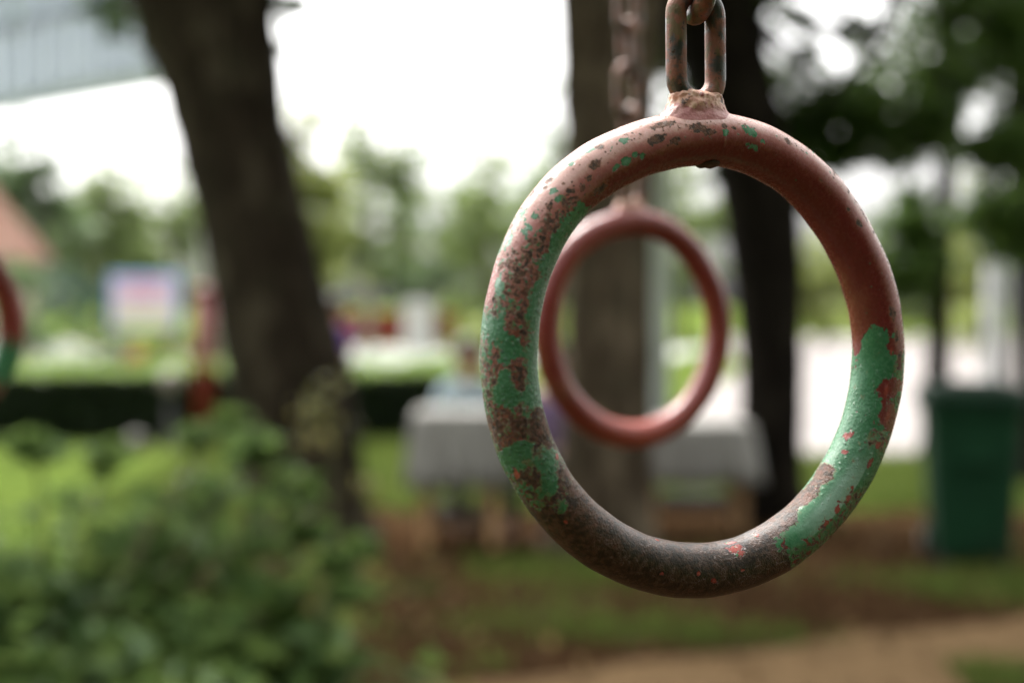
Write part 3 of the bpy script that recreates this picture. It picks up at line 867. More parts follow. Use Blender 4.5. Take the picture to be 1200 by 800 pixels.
# ------------------------------------------------------------------ wheelie bin
YBIN = 9.25
c = at(1136, 640, YBIN)
root = tag(empty('wheelie_bin', (c.x, YBIN, 0), math.radians(-8)), 'dark green wheelie bin standing on the bare earth at the right', 'bin')
def loft(mb, rings):
    n = len(rings[0])
    vs = [p for r in rings for p in r]
    fs = [tuple(reversed(range(n))), tuple(range(n * (len(rings) - 1), n * len(rings)))]
    for k in range(len(rings) - 1):
        for i in range(n):
            j = (i + 1) % n
            fs.append((k * n + i, k * n + j, k * n + n + j, k * n + n + i))
    mb.add(vs, fs)
def rrect(wx, y0, y1, z, b=.05):
    return [(-wx + b, y0, z), (wx - b, y0, z), (wx, y0 + b, z), (wx, y1 - b, z), (wx - b, y1, z), (-wx + b, y1, z), (-wx, y1 - b, z), (-wx, y0 + b, z)]
mb = MB()
loft(mb, [rrect(.205, -.22, .20, .06), rrect(.215, -.235, .24, .12), rrect(.255, -.31, .31, .80), rrect(.262, -.325, .315, .90), rrect(.262, -.325, .315, .905)])
mb.build('body', M['bin_green'], root, False)
mb = MB(); loft(mb, [rrect(.285, -.35, .335, .908), rrect(.29, -.355, .34, .93), rrect(.285, -.35, .335, .958), rrect(.278, -.342, .328, .96)]); mb.build('rim', M['bin_green'], root, False)
mb = MB(); loft(mb, [rrect(.292, -.375, .35, .963, .06), rrect(.295, -.378, .352, .99, .06), rrect(.27, -.32, .33, 1.045, .08), rrect(.20, -.22, .26, 1.07, .08)])
lid = mb.build('lid', M['bin_lid'], root, False)
mb = MB(); mb.tube([(-.2, .36, .99), (-.2, .43, 1.0), (.2, .43, 1.0), (.2, .36, .99)], .016, 10); mb.build('handle', M['bin_lid'], root)
mb = MB(); mb.box(-.11, .11, -.335, -.300, .60, .66, .008); mb.build('lifting_bar', M['bin_green'], root, False)
for s in (-1, 1):
    mb = MB(); mb.tube([(s * .20, .20, .10), (s * .205, .20, .10), (s * .245, .20, .10), (s * .25, .20, .10)], [.085, .10, .10, .085], 24)
    w = mb.build('wheel', M['rubber'], root, False)
    mb = MB(); mb.tube([(s * .252, .20, .10), (s * .258, .20, .10)], [.05, .045], 16); mb.build('hub', M['steel'], w, False)
    mb = MB(); mb.box(s * .17 - .035, s * .17 + .035, -.20, -.10, 0.0, .062, .01); mb.build('foot', M['rubber'], root, False)

# ------------------------------------------------------------------ two cloth covered tables
def table(px0, px1, pytop, pyhem, Y, label, clabel, seed, depth=.62):
    a, b = at(px0, pytop, Y), at(px1, pytop, Y)
    top, hem = a.z, at(px0, pyhem, Y).z
    cx, w = (a.x + b.x) / 2, (b.x - a.x) / 2
    root = tag(empty('table', (cx, Y + depth / 2, 0)), label, 'table', 'wooden tables under grey cloths')
    mb = MB(); mb.box(-w + .02, w - .02, -depth / 2 + .02, depth / 2 - .02, top - .045, top - .012, .004); mb.build('tabletop', M['wood'], root, False)
    for sx in (-1, 1):
        for sy in (-1, 1):
            x, y = sx * (w - .075), sy * (depth / 2 - .07)
            mb = MB(); mb.box(x - .032, x + .032, y - .032, y + .032, 0, top - .046, .004); mb.build('leg', M['wood'], root, False)
    for y in (-depth / 2 + .07, depth / 2 - .07):
        mb = MB(); mb.box(-w + .11, w - .11, y - .012, y + .012, .14, .20); mb.build('stretcher', M['wood_dark'], root, False)
    mb = MB(); mb.box(-w + .13, w - .13, -depth / 2 + .10, depth / 2 - .10, .205, .225, .003); mb.build('lower_shelf', M['wood_dark'], root, False)
    # draped cloth: rounded rectangle rings from the middle of the top down to a wavy hem
    n = 120
    rng = random.Random(seed)
    ph = [rng.uniform(0, 6.28) for _ in range(4)]
    def rr(sc_, out, z, wav):
        r = []
        for k in range(n):
            t = 2 * math.pi * k / n
            c_, s_ = math.cos(t), math.sin(t)
            q = (abs(c_) ** 8 + abs(s_) ** 8) ** (-1 / 8)
            f = wav * (math.sin(17 * t + ph[0]) + .6 * math.sin(29 * t + ph[1]) + .4 * math.sin(7 * t + ph[2]))
            r.append((c_ * q * (w * sc_ + out + f), s_ * q * (depth / 2 * sc_ + out + f), z + (.012 * math.sin(5 * t + ph[3]) if wav > .008 else 0)))
        return r
    H = top - hem
    rings = [rr(.02, 0, top + .003, 0), rr(.6, 0, top + .003, 0), rr(.97, 0, top + .002, 0), rr(1, .008, top - .008, .001), rr(1, .016, top - .05, .003),
             rr(1, .024, top - H * .35, .012), rr(1, .034, top - H * .7, .020), rr(1, .044, hem, .028)]
    vs = [p for r in rings for p in r]
    fs = [tuple(range(n))]
    for k in range(len(rings) - 1):
        for i in range(n):
            j = (i + 1) % n
            fs.append((k * n + j, k * n + i, k * n + n + i, k * n + n + j))
    mb = MB(); mb.add(vs, fs)
    o = mb.build('tablecloth', M['cloth'], None, True, (cx, Y + depth / 2, 0))
    so = o.modifiers.new('thickness', 'SOLIDIFY'); so.thickness = .002
    tag(o, clabel, 'tablecloth', 'grey cloths over the wooden tables')

table(484, 592, 484, 572, 9.7, 'wooden table left of the ring with ochre legs below its cloth', 'pale grey cloth over the table in front of the person in light blue', 1)
table(752, 884, 497, 568, 10.3, 'wooden table seen through the nearest ring with dark space beneath', 'pale grey cloth over the table seen through the nearest ring', 2)
# stools the seated people sit on
def stool(x, y, h, label):
    root = tag(empty('stool', (x, y, 0)), label, 'stool', 'wooden stools behind the tables')
    mb = MB(); mb.tube([(0, 0, h - .035), (0, 0, h - .03), (0, 0, h - .004), (0, 0, h)], [.15, .16, .16, .152], 24); mb.build('seat', M['wood'], root, False)
    for k in range(4):
        t = math.pi / 4 + k * math.pi / 2
        mb = MB(); mb.tube([(.15 * math.cos(t), .15 * math.sin(t), 0), (.10 * math.cos(t), .10 * math.sin(t), h - .036)], .016, 8); mb.build('leg', M['wood'], root)

# ------------------------------------------------------------------ people: one skinned body each, clothes and hair as children
def skin_obj(name, verts, edges, radii, mat, parent, root_i=0, sub=2):
    me = bpy.data.meshes.new(name)
    me.from_pydata(verts, edges, [])
    me.materials.append(mat)
    o = bpy.data.objects.new(name, me)
    COL.objects.link(o)
    o.parent = parent
    md = o.modifiers.new('skin', 'SKIN')
    md.use_smooth_shade = True
    if not me.skin_vertices:
        return o
    for i, r in enumerate(radii):
        sv = me.skin_vertices[0].data[i]
        sv.radius = r if hasattr(r, '__len__') else (r, r)
        sv.use_root = (i == root_i)
    sb = o.modifiers.new('smooth', 'SUBSURF'); sb.levels = sub; sb.render_levels = sub
    return o


def person(label, x, y, rz, sit, shirt, H=1.62, look=0.0):
    root = tag(empty('person', (x, y, 0), rz), label, 'person')
    s = H / 1.70
    hip = .50 if sit else .90 * s
    def P(dx, dy, dz): return (dx * s, dy * s, hip + dz * s)
    # -y is forward
    J = {'pel': P(0, 0, .02), 'bel': P(0, -.01, .16), 'che': P(0, -.02, .34), 'shm': P(0, -.01, .46), 'nek': P(0, -.01, .54), 'hd0': P(0, -.02, .60), 'hd1': P(0, -.025, .68), 'hd2': P(0, -.01, .76)}
    R = {'pel': .13, 'bel': .12, 'che': .135, 'shm': .085, 'nek': .052, 'hd0': .066, 'hd1': .088, 'hd2': .070}
    E = [('pel', 'bel'), ('bel', 'che'), ('che', 'shm'), ('shm', 'nek'), ('nek', 'hd0'), ('hd0', 'hd1'), ('hd1', 'hd2')]
    J['nos'] = P(0, -.135, .675); R['nos'] = .016; E.append(('hd1', 'nos'))
    for k, sx in (('l', -1), ('r', 1)):
        J['ear' + k] = P(sx * .092, 0, .68); R['ear' + k] = .018; E.append(('hd1', 'ear' + k))
        J['sh' + k] = P(sx * .175, -.01, .44); J['el' + k] = P(sx * .225, -.06 if sit else .02, .17); J['wr' + k] = P(sx * .17, -.26 if sit else -.07, .10 if sit else -.06)
        R['sh' + k] = .062; R['el' + k] = .043; R['wr' + k] = .030
        J['pa' + k] = tuple(np.array(J['wr' + k]) + np.array((-sx * .01, -.06, .0) if sit else (0, -.02, -.07)) * s); R['pa' + k] = (.036, .020)
        E += [('shm', 'sh' + k), ('sh' + k, 'el' + k), ('el' + k, 'wr' + k), ('wr' + k, 'pa' + k)]
        for fi in range(4):
            o1 = np.array(J['pa' + k]) + (np.array((sx * (.03 - .02 * fi), -.045, -.012)) if sit else np.array((.004, .028 - .02 * fi, -.05))) * s
            L = (.9, 1.05, 1.0, .8)[fi]
            o2 = o1 + (np.array((0, -.03, -.02)) if sit else np.array((-sx * .008, -.004, -.035))) * s * L
            for q, oo, rr_ in ((0, o1, .0095), (1, o2, .0085)):
                J['f%d%d%s' % (fi, q, k)] = tuple(oo); R['f%d%d%s' % (fi, q, k)] = rr_
            E += [('pa' + k, 'f%d0%s' % (fi, k)), ('f%d0%s' % (fi, k), 'f%d1%s' % (fi, k))]
        th = np.array(J['wr' + k]) + (np.array((-sx * .045, -.05, 0)) if sit else np.array((-sx * .01, -.045, -.06))) * s
        J['th' + k] = tuple(th); R['th' + k] = .011; E.append(('wr' + k, 'th' + k))
        if sit:
            J['hi' + k] = P(sx * .09, -.03, 0); J['kn' + k] = P(sx * .12, -.42, .02); J['an' + k] = (sx * .12 * s, -.44 * s, .09); J['to' + k] = (sx * .13 * s, -.60 * s, .035)
        else:
            J['hi' + k] = P(sx * .09, 0, -.03); J['kn' + k] = (sx * .10 * s, -.02 * s - .05 * sx, .48 * s); J['an' + k] = (sx * .10 * s, .03 - .10 * sx, .09); J['to' + k] = (sx * .11 * s, -.11 - .10 * sx, .035)
        R['hi' + k] = .088; R['kn' + k] = .058; R['an' + k] = .040; R['to' + k] = (.042, .030)
        E += [('pel', 'hi' + k), ('hi' + k, 'kn' + k), ('kn' + k, 'an' + k), ('an' + k, 'to' + k)]
    def mk(name, keys, grow, mat, sub=2):
        ks = list(keys)
        ix = {q: i for i, q in enumerate(ks)}
        es = [(ix[a], ix[b]) for a, b in E if a in ix and b in ix]
        rr_ = []
        for q in ks:
            r = R[q]
            rr_.append((tuple(v * s + grow for v in r)) if hasattr(r, '__len__') else (r * s + grow))
        return skin_obj(name, [J[q] for q in ks], es, rr_, mat, root, ix.get('pel', 0), sub)
    mk('body', J.keys(), 0, M['skin'])
    mk('shirt', ['pel', 'bel', 'che', 'shm', 'shl', 'shr', 'ell', 'elr'], .014, shirt)
    mk('trousers', ['pel', 'hil', 'hir', 'knl', 'knr', 'anl', 'anr'], .012, M['trousers'])
    for sx in (-1, 1):
        mb = MB(); mb.ball(P(sx * .032, -.105, .695), .011 * s, 8, 6); mb.build('eye', M['eye'], root)
    # hair: a cap over the back and top of the head
    mb = MB(); c = Vector(P(0, .005, .715)); mb.ball(c, .108 * s, 18, 12, 1.12)
    keep = []
    mb.v = [tuple(Vector(v) if (v[1] > c.y - .02 * s or v[2] > c.z + .03 * s) else Vector((c.x + (v[0] - c.x) * .80, c.y + (v[1] - c.y) * .55, v[2]))) for v in mb.v]
    mb.build('hair', M['hair'], root)
    return root

pb = at(549, 470, 10.75); stool(pb.x, 10.75, .44, 'wooden stool under the person in light blue')
person('dark haired person in a light blue shirt seated behind the left table', pb.x, 10.72, .15, True, M['shirt_blue'], 1.66)
pq = at(650, 470, 10.3); stool(pq.x, 10.3, .44, 'wooden stool half hidden behind the grey brown trunk')
person('seated person in lilac half hidden behind the grey brown trunk', pq.x, 10.27, -.4, True, M['shirt_lilac'], 1.6)
pp = at(394, 500, 16.4)
person('standing person in a purple top beside the leaning trunk', pp.x, 16.4, -.9, False, M['shirt_purple'], 1.60)

# ------------------------------------------------------------------ the hanging rings
RR, RT = 0.085, 0.0107                                       # ring radius and tube radius
PX = 0.3357e-3                                               # metres per photo pixel at the nearest ring
PAINT = '''320.5,9,R 333.5,0,R 344,3,R 357.5,15,R 8,6,R 23,18,R 38,30,R 57.5,36,R 72,27,R 80,93,R 80,6,R 34.5,57,R 52.5,60,R 12.5,36,R 349.5,39,R 335,45,R 325.5,75,R 315,315,R 309.5,309,R 304.5,306,R 318.5,357,R 298.5,303,R 304.5,351,M 316.5,21,R 311.5,3,M 297,339,M 298.5,0,M 291.5,321,M 291,357,M 285.5,354,M 286.5,324,M 283.5,312,H 280,297,H 285,294,R 286,264,R 312.5,33,G 306,27,G 308.5,33,G 299.5,21,G 301.5,27,G 294.5,27,G 298,33,G 291,42,G 287,33,G 283,30,G 279,45,G 276.5,294,G 277.5,312,G 276.5,351,V 278,336,V 274.5,9,V 271.5,351,G 272,33,G 273.5,327,G 270.5,309,V 267,306,V 271.5,279,H 268,285,H 270,330,G 268,351,V 264.5,351,V 267.5,33,G 262.5,36,G 265,324,G 266,297,V 262,312,G 262,276,H 258.5,33,G 260,336,G 259,285,H 257,312,V 256,336,V 257,0,H 255,27,B 255,285,V 253,321,V 251.5,357,B 249.5,36,B 248,330,G 247,303,G 242,0,G 246,351,H 251.5,297,V 241,327,B 238,351,G 232,342,H 239.5,300,H 234,306,H 236.5,21,B 229,9,B 226,315,B 232,312,B 223,6,B 217,339,B 212,345,B 203,45,B 200,327,B 191.5,18,B 180.5,21,B 169.5,18,B 180,324,B 191,48,B 163.5,21,B 163.5,342,B 152.5,66,B 141,78,B 132.5,75,B 159.5,63,B 153.5,24,G 158.5,27,H 146,33,G 141.5,36,G 135.5,36,G 130,33,G 153.5,342,H 145.5,351,H 136.5,351,H 128,12,G 123,3,G 114,63,G 107.5,39,G 124.5,63,G 106,87,G 97.5,66,G 92,45,G 87.5,54,G 87.5,30,G 87.5,102,R 82.5,87,R 87.5,357,R 94.5,348,H 94.5,15,G 100.5,357,R 107.5,354,R 115,0,H 103.5,336,H 132,351,H'''
SPOTS = '''345.5,321,15,4,B 354.5,342,13,6,B 357.5,354,8,4,B 341.5,348,11,5,B 347,3,9,4,b 323,336,7,5,B 327.5,309,4,3,b 22,330,5,4,B 2.5,339,4,3,B 5,342,4,2,B 52.5,354,5,4,B 313,291,4,4,B 311,297,3,3,B 309,270,4,3,B 314,324,2,2,B 314,348,3,3,B 313.5,342,4,3,b 307.5,330,4,3,B 316.5,357,4,3,b 79.5,357,7,4,b 47.5,0,3,2,b 35.5,3,3,1.5,b 86,354,8,3,b 92,345,7,4,b 300,267,3,2,B 319.5,351,4,3,b 321,27,10,5,b 290.5,288,4,4,B 283,294,4,4,B 289.5,327,6,4,B 294.5,339,6,4,B 333.5,324,6,5,G 325.5,300,7,5,G 10,342,8,7,G 11.5,12,8,4,G 331,6,9,4,G 327.5,6,6,3,G 334.5,3,6,3,G 336,9,4,4,G 2.5,354,4,4,G 317.5,291,6,4,G 315,282,7,3,G 319.5,303,4,3,G 310.5,336,7,5,G 311,318,5,4,G 300,315,8,5,G 304,315,4,4,G 303.5,285,5,3,G 284.5,300,10,6,G 278,291,14,5,G 296.5,285,9,5,P 287,291,8,4,P 85.5,3,4,2,G 85,33,4,3,G 14,357,3,2,G 298.5,33,2,2,G 173,48,12,6,R 172,36,6,5,R 173,69,8,3,R 181.5,345,4,3,R 197.5,348,4,3,R 163.5,66,5,3,R 243,297,6,5,X 242,39,5,4,X 101,12,9,3,R 108,354,10,4,R 116.5,357,7,4,R 122.5,60,5,4,R 117.5,72,5,6,R 116.5,63,6,3,R 122,357,7,3,R 134,357,7,4,R 138.5,3,7,4,R 143.5,0,6,3,R 130.5,6,5,3,R 218,258,4,3,X 227.5,330,3,2,X 199,66,5,2,R 186.5,0,3,3,R 173,0,4,2,R 90,9,6,2,R 312,348,2,2,X 14.5,0,3,2,X 241.5,246,3,2,X'''


def ring_xyz(th, ph, R=RR, r=RT):
    rho = R - r * np.sin(ph)
    return np.stack([rho * np.sin(th), -r * np.cos(ph), rho * np.cos(th)], -1)


def ring_paint(nu, nv, mode):
    """Paint layers of a ring as smooth fields over its surface: > 0 where the layer is present."""
    th = np.linspace(0, 2 * np.pi, nu, endpoint=False)
    ph = np.linspace(0, 2 * np.pi, nv, endpoint=False)
    T, P = np.meshgrid(th, ph, indexing='ij')
    T, P = T.ravel(), P.ravel()
    A = dict(green=np.full(len(T), -1.0), rust=np.full(len(T), -1.0), fade_and_light=np.zeros(len(T)), pale=np.zeros(len(T)), bright=np.zeros(len(T)),
             flake=np.zeros(len(T)), worn=np.zeros(len(T)), seam=np.zeros(len(T)), chips=np.zeros(len(T)))
    deg = np.degrees(T)
    up = np.cos(T) * -np.sin(P)                              # +1 where the surface faces up at the top of the ring
    outw = -np.sin(P)
    gauss = lambda c, w: np.exp(-(((deg - c + 180) % 360 - 180) / w) ** 2)
    if mode == 'worn':
        code = {'R': (-1, -1), 'G': (1, -1), 'B': (-.5, 1), 'H': (.28, -.25), 'V': (-.35, .04), 'W': (-.15, .42), 'M': (-.45, -.02)}
        c = []
        for tok in PAINT.split():
            a, b, k = tok.split(',')
            k = 'W' if (k == 'B' and float(a) > 232) else k
            c.append((float(a), float(b), *code[k]))
        for t in range(0, 360, 15):                          # the far side, not seen in the photograph
            k = 'R' if (t > 300 or t < 90) else ('G' if t < 150 else ('B' if t < 238 else 'H'))
            for p in (130, 180, 230): c.append((t, p, *code[k]))
        c = np.array(c)
        Q = ring_xyz(np.radians(c[:, 0]), np.radians(c[:, 1])) * 1000
        V = ring_xyz(T, P) * 1000
        g = np.zeros(len(T)); r = np.zeros(len(T))
        for i in range(0, len(T), 20000):
            d2 = ((V[i:i + 20000, None, :] - Q[None]) ** 2).sum(-1) + 1.2
            w = d2 ** -2.2
            w /= w.sum(1, keepdims=True)
            g[i:i + 20000] = w @ c[:, 2]; r[i:i + 20000] = w @ c[:, 3]
        A['green'], A['rust'] = g, r
        for tok in SPOTS.split():
            a, b, l, w_, k = tok.split(',')
            du = ((deg - float(a) + 180) % 360 - 180) * math.pi / 180 * RR
            dv = ((np.degrees(P) - float(b) + 180) % 360 - 180) * math.pi / 180 * RT
            e = np.sqrt((du / (float(l) * PX)) ** 2 + (dv / (float(w_) * PX)) ** 2)
            f = 1.25 * (1 - e)
            near = e < 1.7
            if k in 'Bb':
                A['rust'] = np.where(near, np.maximum(A['rust'], f * (1.5 if k == 'B' else .75)), A['rust'])
            elif k in 'GP':
                A['green'] = np.where(near, np.maximum(A['green'], f), A['green'])
                A['rust'] = np.where(near, np.minimum(A['rust'], np.maximum(-f, -1)), A['rust'])
                A['pale'] = np.maximum(A['pale'], np.clip(1.4 - e, 0, 1) * (1 if k == 'P' else .45))
            else:
                A['green'] = np.where(near, np.minimum(A['green'], -f), A['green'])
                A['rust'] = np.where(near, np.minimum(A['rust'], -f), A['rust'])
                A['bright'] = np.maximum(A['bright'], np.clip(1.3 - e, 0, 1) * (1 if k == 'X' else .55))
        left_top = np.clip(gauss(315, 40), 0, 1)
        A['fade_and_light'] = np.clip(0.14 + 0.62 * outw * np.clip(np.cos(T) * 1.2 + .25, 0, 1) + 0.35 * left_top * (outw > -.3) + 0.60 * gauss(52, 44) * np.clip((outw + .25) * 1.3, 0, 1), 0, 1)  # pinker outward: bleaching, plus the fall of light painted into the coat
        A['rust'] = np.maximum(A['rust'], -1 + .85 * gauss(60, 42) * np.clip((outw - .4) * 4, 0, 1))
        A['pale'] = np.maximum(A['pale'], 1.0 * gauss(136, 17) * np.clip(1.6 * np.exp(-((np.degrees(P) - 12) / 26) ** 2), 0, 1))
        A['pale'] = np.maximum(A['pale'], 0.35 * gauss(262, 22) * np.exp(-((np.degrees(P) - 35) / 30) ** 2))
        A['flake'] = np.clip(gauss(250, 24) + .6 * gauss(290, 16) + .45 * gauss(118, 22), 0, 1)
        A['worn'] = np.clip(1.25 * gauss(188, 40), 0, 1)
        A['chips'] = np.clip(1.1 * gauss(298, 22) * (outw > -.75) + .8 * gauss(55, 45) * np.clip((outw - .15) * 3, 0, 1) + .8 * gauss(345, 18) * (outw > -.2), 0, 1)
        A['seam'] = np.exp(-((((deg - 2.2 + 180) % 360) - 180) / .45) ** 2)
        A['fade_and_light'] = np.clip(A['fade_and_light'] + .42 * gauss(344, 30) * np.clip(outw + .55, 0, 1), 0, 1)
        A['rust'] = np.maximum(A['rust'], -1 + .62 * gauss(352, 17) * np.clip((outw - .1) * 3, 0, 1))
    else:
        A['fade_and_light'] = np.clip(-.25 + .30 * outw * np.clip(np.cos(T) + .3, 0, 1) + .10 * gauss(300, 60), 0, 1)
        A['bright'] = .10 + .5 * gauss(186, 30)
        A['green'] = -1.7 + .9 * gauss(40, 18) * (outw > 0)
        A['rust'] = -1.5 + 1.25 * gauss(238, 13) + .9 * gauss(95, 10) + .35 * gauss(190, 25) * (outw > 0) + .25 * gauss(350, 20) * (outw > 0.2)
        A['seam'] = np.exp(-((((deg - 2.2 + 180) % 360) - 180) / .45) ** 2)
        if mode == 'edge':
            A['green'] = -1.4 + 2.4 * gauss(112, 17)
            A['rust'] = np.maximum(A['rust'], -1.3 + 1.6 * gauss(60, 25) * (outw > 0.1))
            A['rust'] = np.maximum(A['rust'], -1.3 + 1.9 * gauss(135, 12))
    # slight waviness of the bar itself and thickness of the layers
    wav = .00016 * np.sin(5 * T + 1 + 2 * np.sin(P)) + .00010 * np.sin(13 * T + 2 * P) + .00006 * np.sin(31 * T - 3 * P + 1)
    wav -= .00010 * np.clip(A['rust'], -.3, .3)
    dR = -.0010 * gauss(340, 20) + .0007 * gauss(312, 16) - .0005 * gauss(55, 14) + .0004 * gauss(80, 20)
    V = ring_xyz(T, P, RR + dR, RT + wav)
    return V, A


def ring_material():
    m = NT("flaking_ring_paint")
    A = {k: m.attr(k) for k in ('green', 'rust', 'fade_and_light', 'pale', 'bright', 'flake', 'worn', 'seam', 'chips')}
    n1 = m.noise(210, 7, 0.62)
    n2 = m.noise(330, 8, 0.70, m.scalevec((1, 1, 1.0)), 0.5)
    n3 = m.noise(1300, 4, 0.6)
    n4 = m.noise(620, 6, 0.65)
    n5 = m.noise(760, 6, 0.65, m.scalevec((1.07, 0.93, 1.03)))
    n6 = m.noise(480, 3, 0.5, m.scalevec((0.9, 1.1, 1.0)), 0.4)
    c = lambda n, k: m.math('MULTIPLY', m.math('SUBTRACT', n, 0.5), k)
    # small chips scattered where the old coats are thin
    v = m.voronoi(520)
    vn = m.noise(170, 3)
    chip = m.math('MULTIPLY', m.step(v, 0.34, 0.20), m.step(vn, 0.50, 0.58))
    chip = m.math('MULTIPLY', chip, A['chips'])
    g_in = m.math('ADD', A['green'], m.math('ADD', m.math('ADD', c(n1, 2.2), c(n6, 3.6)), c(n4, 1.5)))
    v2 = m.voronoi(400, m.scalevec((1.1, 1.0, 0.9)))
    chip2 = m.math('MULTIPLY', m.math('MULTIPLY', m.step(v2, 0.36, 0.22), m.step(m.noise(120, 3), 0.53, 0.60)), A['chips'])
    g_in = m.math('ADD', g_in, m.math('MULTIPLY', chip2, 1.8))
    green = m.step(g_in, -0.05, 0.05)
    r_in = m.math('ADD', A['rust'], m.math('ADD', m.math('ADD', c(n2, 3.0), c(n6, -2.0)), c(n5, 1.6)))
    r_in = m.math('ADD', r_in, m.math('MULTIPLY', chip, 1.7))
    rust = m.step(r_in, -0.04, 0.05)
    halo = m.step(r_in, -0.55, 0.0)
    # old red coat, chalked to pink outside; lit and shaded sides partly painted in
    fd = m.math('ADD', A['fade_and_light'], c(n1, 0.5))
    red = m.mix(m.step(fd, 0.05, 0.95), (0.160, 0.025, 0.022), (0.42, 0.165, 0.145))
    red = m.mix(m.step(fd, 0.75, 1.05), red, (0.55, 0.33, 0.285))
    red = m.mix(m.math('MULTIPLY', m.step(n4, 0.55, 0.70), 0.35), red, (0.30, 0.11, 0.08))
    red = m.mix(A['bright'], red, (0.46, 0.095, 0.065))
    # green coat over it
    gp = m.math('ADD', A['pale'], c(n1, 0.5))
    grn = m.mix(m.step(n4, 0.3, 0.7), (0.038, 0.155, 0.066), (0.060, 0.200, 0.092))
    grn = m.mix(m.step(gp, 0.15, 0.95), grn, (0.24, 0.39, 0.29))
    # bare rusted steel
    rst = m.mix(m.step(m.math('ADD', n6, c(n2, 0.6)), 0.38, 0.62), (0.052, 0.036, 0.025), (0.17, 0.088, 0.054))
    rst = m.mix(m.math('MULTIPLY', m.step(n1, 0.50, 0.60), 0.65), rst, (0.21, 0.080, 0.052))
    dark = m.mix(m.step(m.math('ADD', n6, c(n1, 0.8)), 0.36, 0.66), (0.019, 0.011, 0.007), (0.070, 0.037, 0.024))
    dark = m.mix(m.math('MULTIPLY', m.step(n2, 0.60, 0.68), 0.6), dark, (0.14, 0.050, 0.032))
    rst = m.mix(A['worn'], rst, dark)
    col = m.mix(green, red, grn)
    col = m.mix(m.math('MULTIPLY', m.math('MULTIPLY', halo, 0.55), m.math('SUBTRACT', 1.0, A['worn'])), col, (0.34, 0.15, 0.075))
    col = m.mix(rust, col, rst)
    dirt = m.step(n3, 0.62, 0.72)
    col = m.mix(m.math('MULTIPLY', dirt, 0.30), col, (0.05, 0.035, 0.025))
    # relief: each coat has a thickness, rust is pitted, the green coat is blistered and crumbs of it lift
    h = m.math('ADD', m.math('MULTIPLY', green, 0.55), m.math('MULTIPLY', rust, -0.7))
    h = m.math('ADD', h, m.math('MULTIPLY', c(n3, 1.4), m.math('ADD', 0.14, m.math('MULTIPLY', rust, m.math('SUBTRACT', 0.9, m.math('MULTIPLY', A['worn'], 0.72))))))
    crumb = m.math('MULTIPLY', m.step(m.voronoi(430, None), 0.42, 0.15), m.step(n4, 0.50, 0.62))
    h = m.math('ADD', h, m.math('MULTIPLY', m.math('MULTIPLY', crumb, A['flake']), 1.5))
    h = m.math('ADD', h, m.math('MULTIPLY', c(n4, 1.6), m.math('ADD', 0.05, A['flake'])))
    h = m.math('ADD', h, m.math('MULTIPLY', A['seam'], -0.3))
    nrm = m.bump(h, 0.00055, 1.0)
    rough = m.math('ADD', m.math('ADD', 0.27, m.math('MULTIPLY', rust, m.math('SUBTRACT', 0.22, m.math('MULTIPLY', A['worn'], 0.16)))), c(n4, 0.25))
    return m.done(col, rough, nrm, m.math('SUBTRACT', 0.5, m.math('MULTIPLY', m.math('MULTIPLY', rust, m.math('SUBTRACT', 1.0, A['worn'])), 0.32)))
M['ring'] = ring_material()

def weld_material():
    m = NT("weld_paint")
    a = m.noise(330, 6, 0.65); b = m.noise(160, 5, 0.6); c = m.noise(900, 3)
    col = m.mix(m.step(a, 0.35, 0.65), (0.50, 0.235, 0.165), (0.62, 0.40, 0.28))
    col = m.mix(m.step(b, 0.56, 0.62), col, (0.30, 0.075, 0.055))
    col = m.mix(m.step(m.noise(240, 6, 0.7), 0.58, 0.63), col, (0.085, 0.055, 0.040))
    sep = m.n('ShaderNodeSeparateXYZ'); m.set(sep.inputs[0], m.co)
    low = m.step(m.math('ADD', sep.outputs['Z'], m.math('MULTIPLY', m.math('SUBTRACT', a, 0.5), 0.008)), 0.0972, 0.0952)
    col = m.mix(low, col, m.mix(m.step(b, 0.4, 0.6), (0.40, 0.155, 0.145), (0.48, 0.235, 0.21)))
    return m.done(col, 0.45, m.bump(m.math('ADD', b, m.math('MULTIPLY', c, .4)), 0.0007), 0.5)
M['weld'] = weld_material()

M['drip'] = worn('drip_rust', (0.030, 0.018, 0.013), (0.075, 0.040, 0.028), 500, 0.5, 0.0005)

def link_material():
    m = NT("chain_steel")
    a = m.noise(110, 6, 0.6); b = m.noise(420, 6, 0.65); c = m.noise(1300, 3)
    col = m.mix(m.step(a, 0.42, 0.55), (0.085, 0.085, 0.082), (0.20, 0.072, 0.040))
    col = m.mix(m.math('MULTIPLY', m.step(m.noise(120, 5, 0.6), 0.54, 0.64), 0.7), col, (0.085, 0.085, 0.030))
    col = m.mix(m.step(b, 0.58, 0.66), col, (0.065, 0.036, 0.026))
    return m.done(col, m.step(a, 0.42, 0.56, 0.28, 0.55), m.bump(m.math('ADD', a, m.math('MULTIPLY', c, .5)), 0.0005), 0.5, m.step(a, 0.42, 0.56, 0.70, 0.05))
M['link'] = link_material()


def link_path(hw, h, n=14):
    """Closed stadium centre line in the x-z plane, bottom at z = 0."""
    pts = []
    for k in range(n + 1):
        t = math.pi + math.pi * k / n
        pts.append((hw * math.cos(t), 0, hw + hw * math.sin(t)))
    for k in range(1, 6): pts.append((hw, 0, hw + (h - 2 * hw) * k / 6))
    for k in range(n + 1):
        t = math.pi * k / n
        pts.append((hw * math.cos(t), 0, h - hw + hw * math.sin(t)))
    for k in range(1, 6): pts.append((-hw, 0, h - hw - (h - 2 * hw) * k / 6))
    return pts

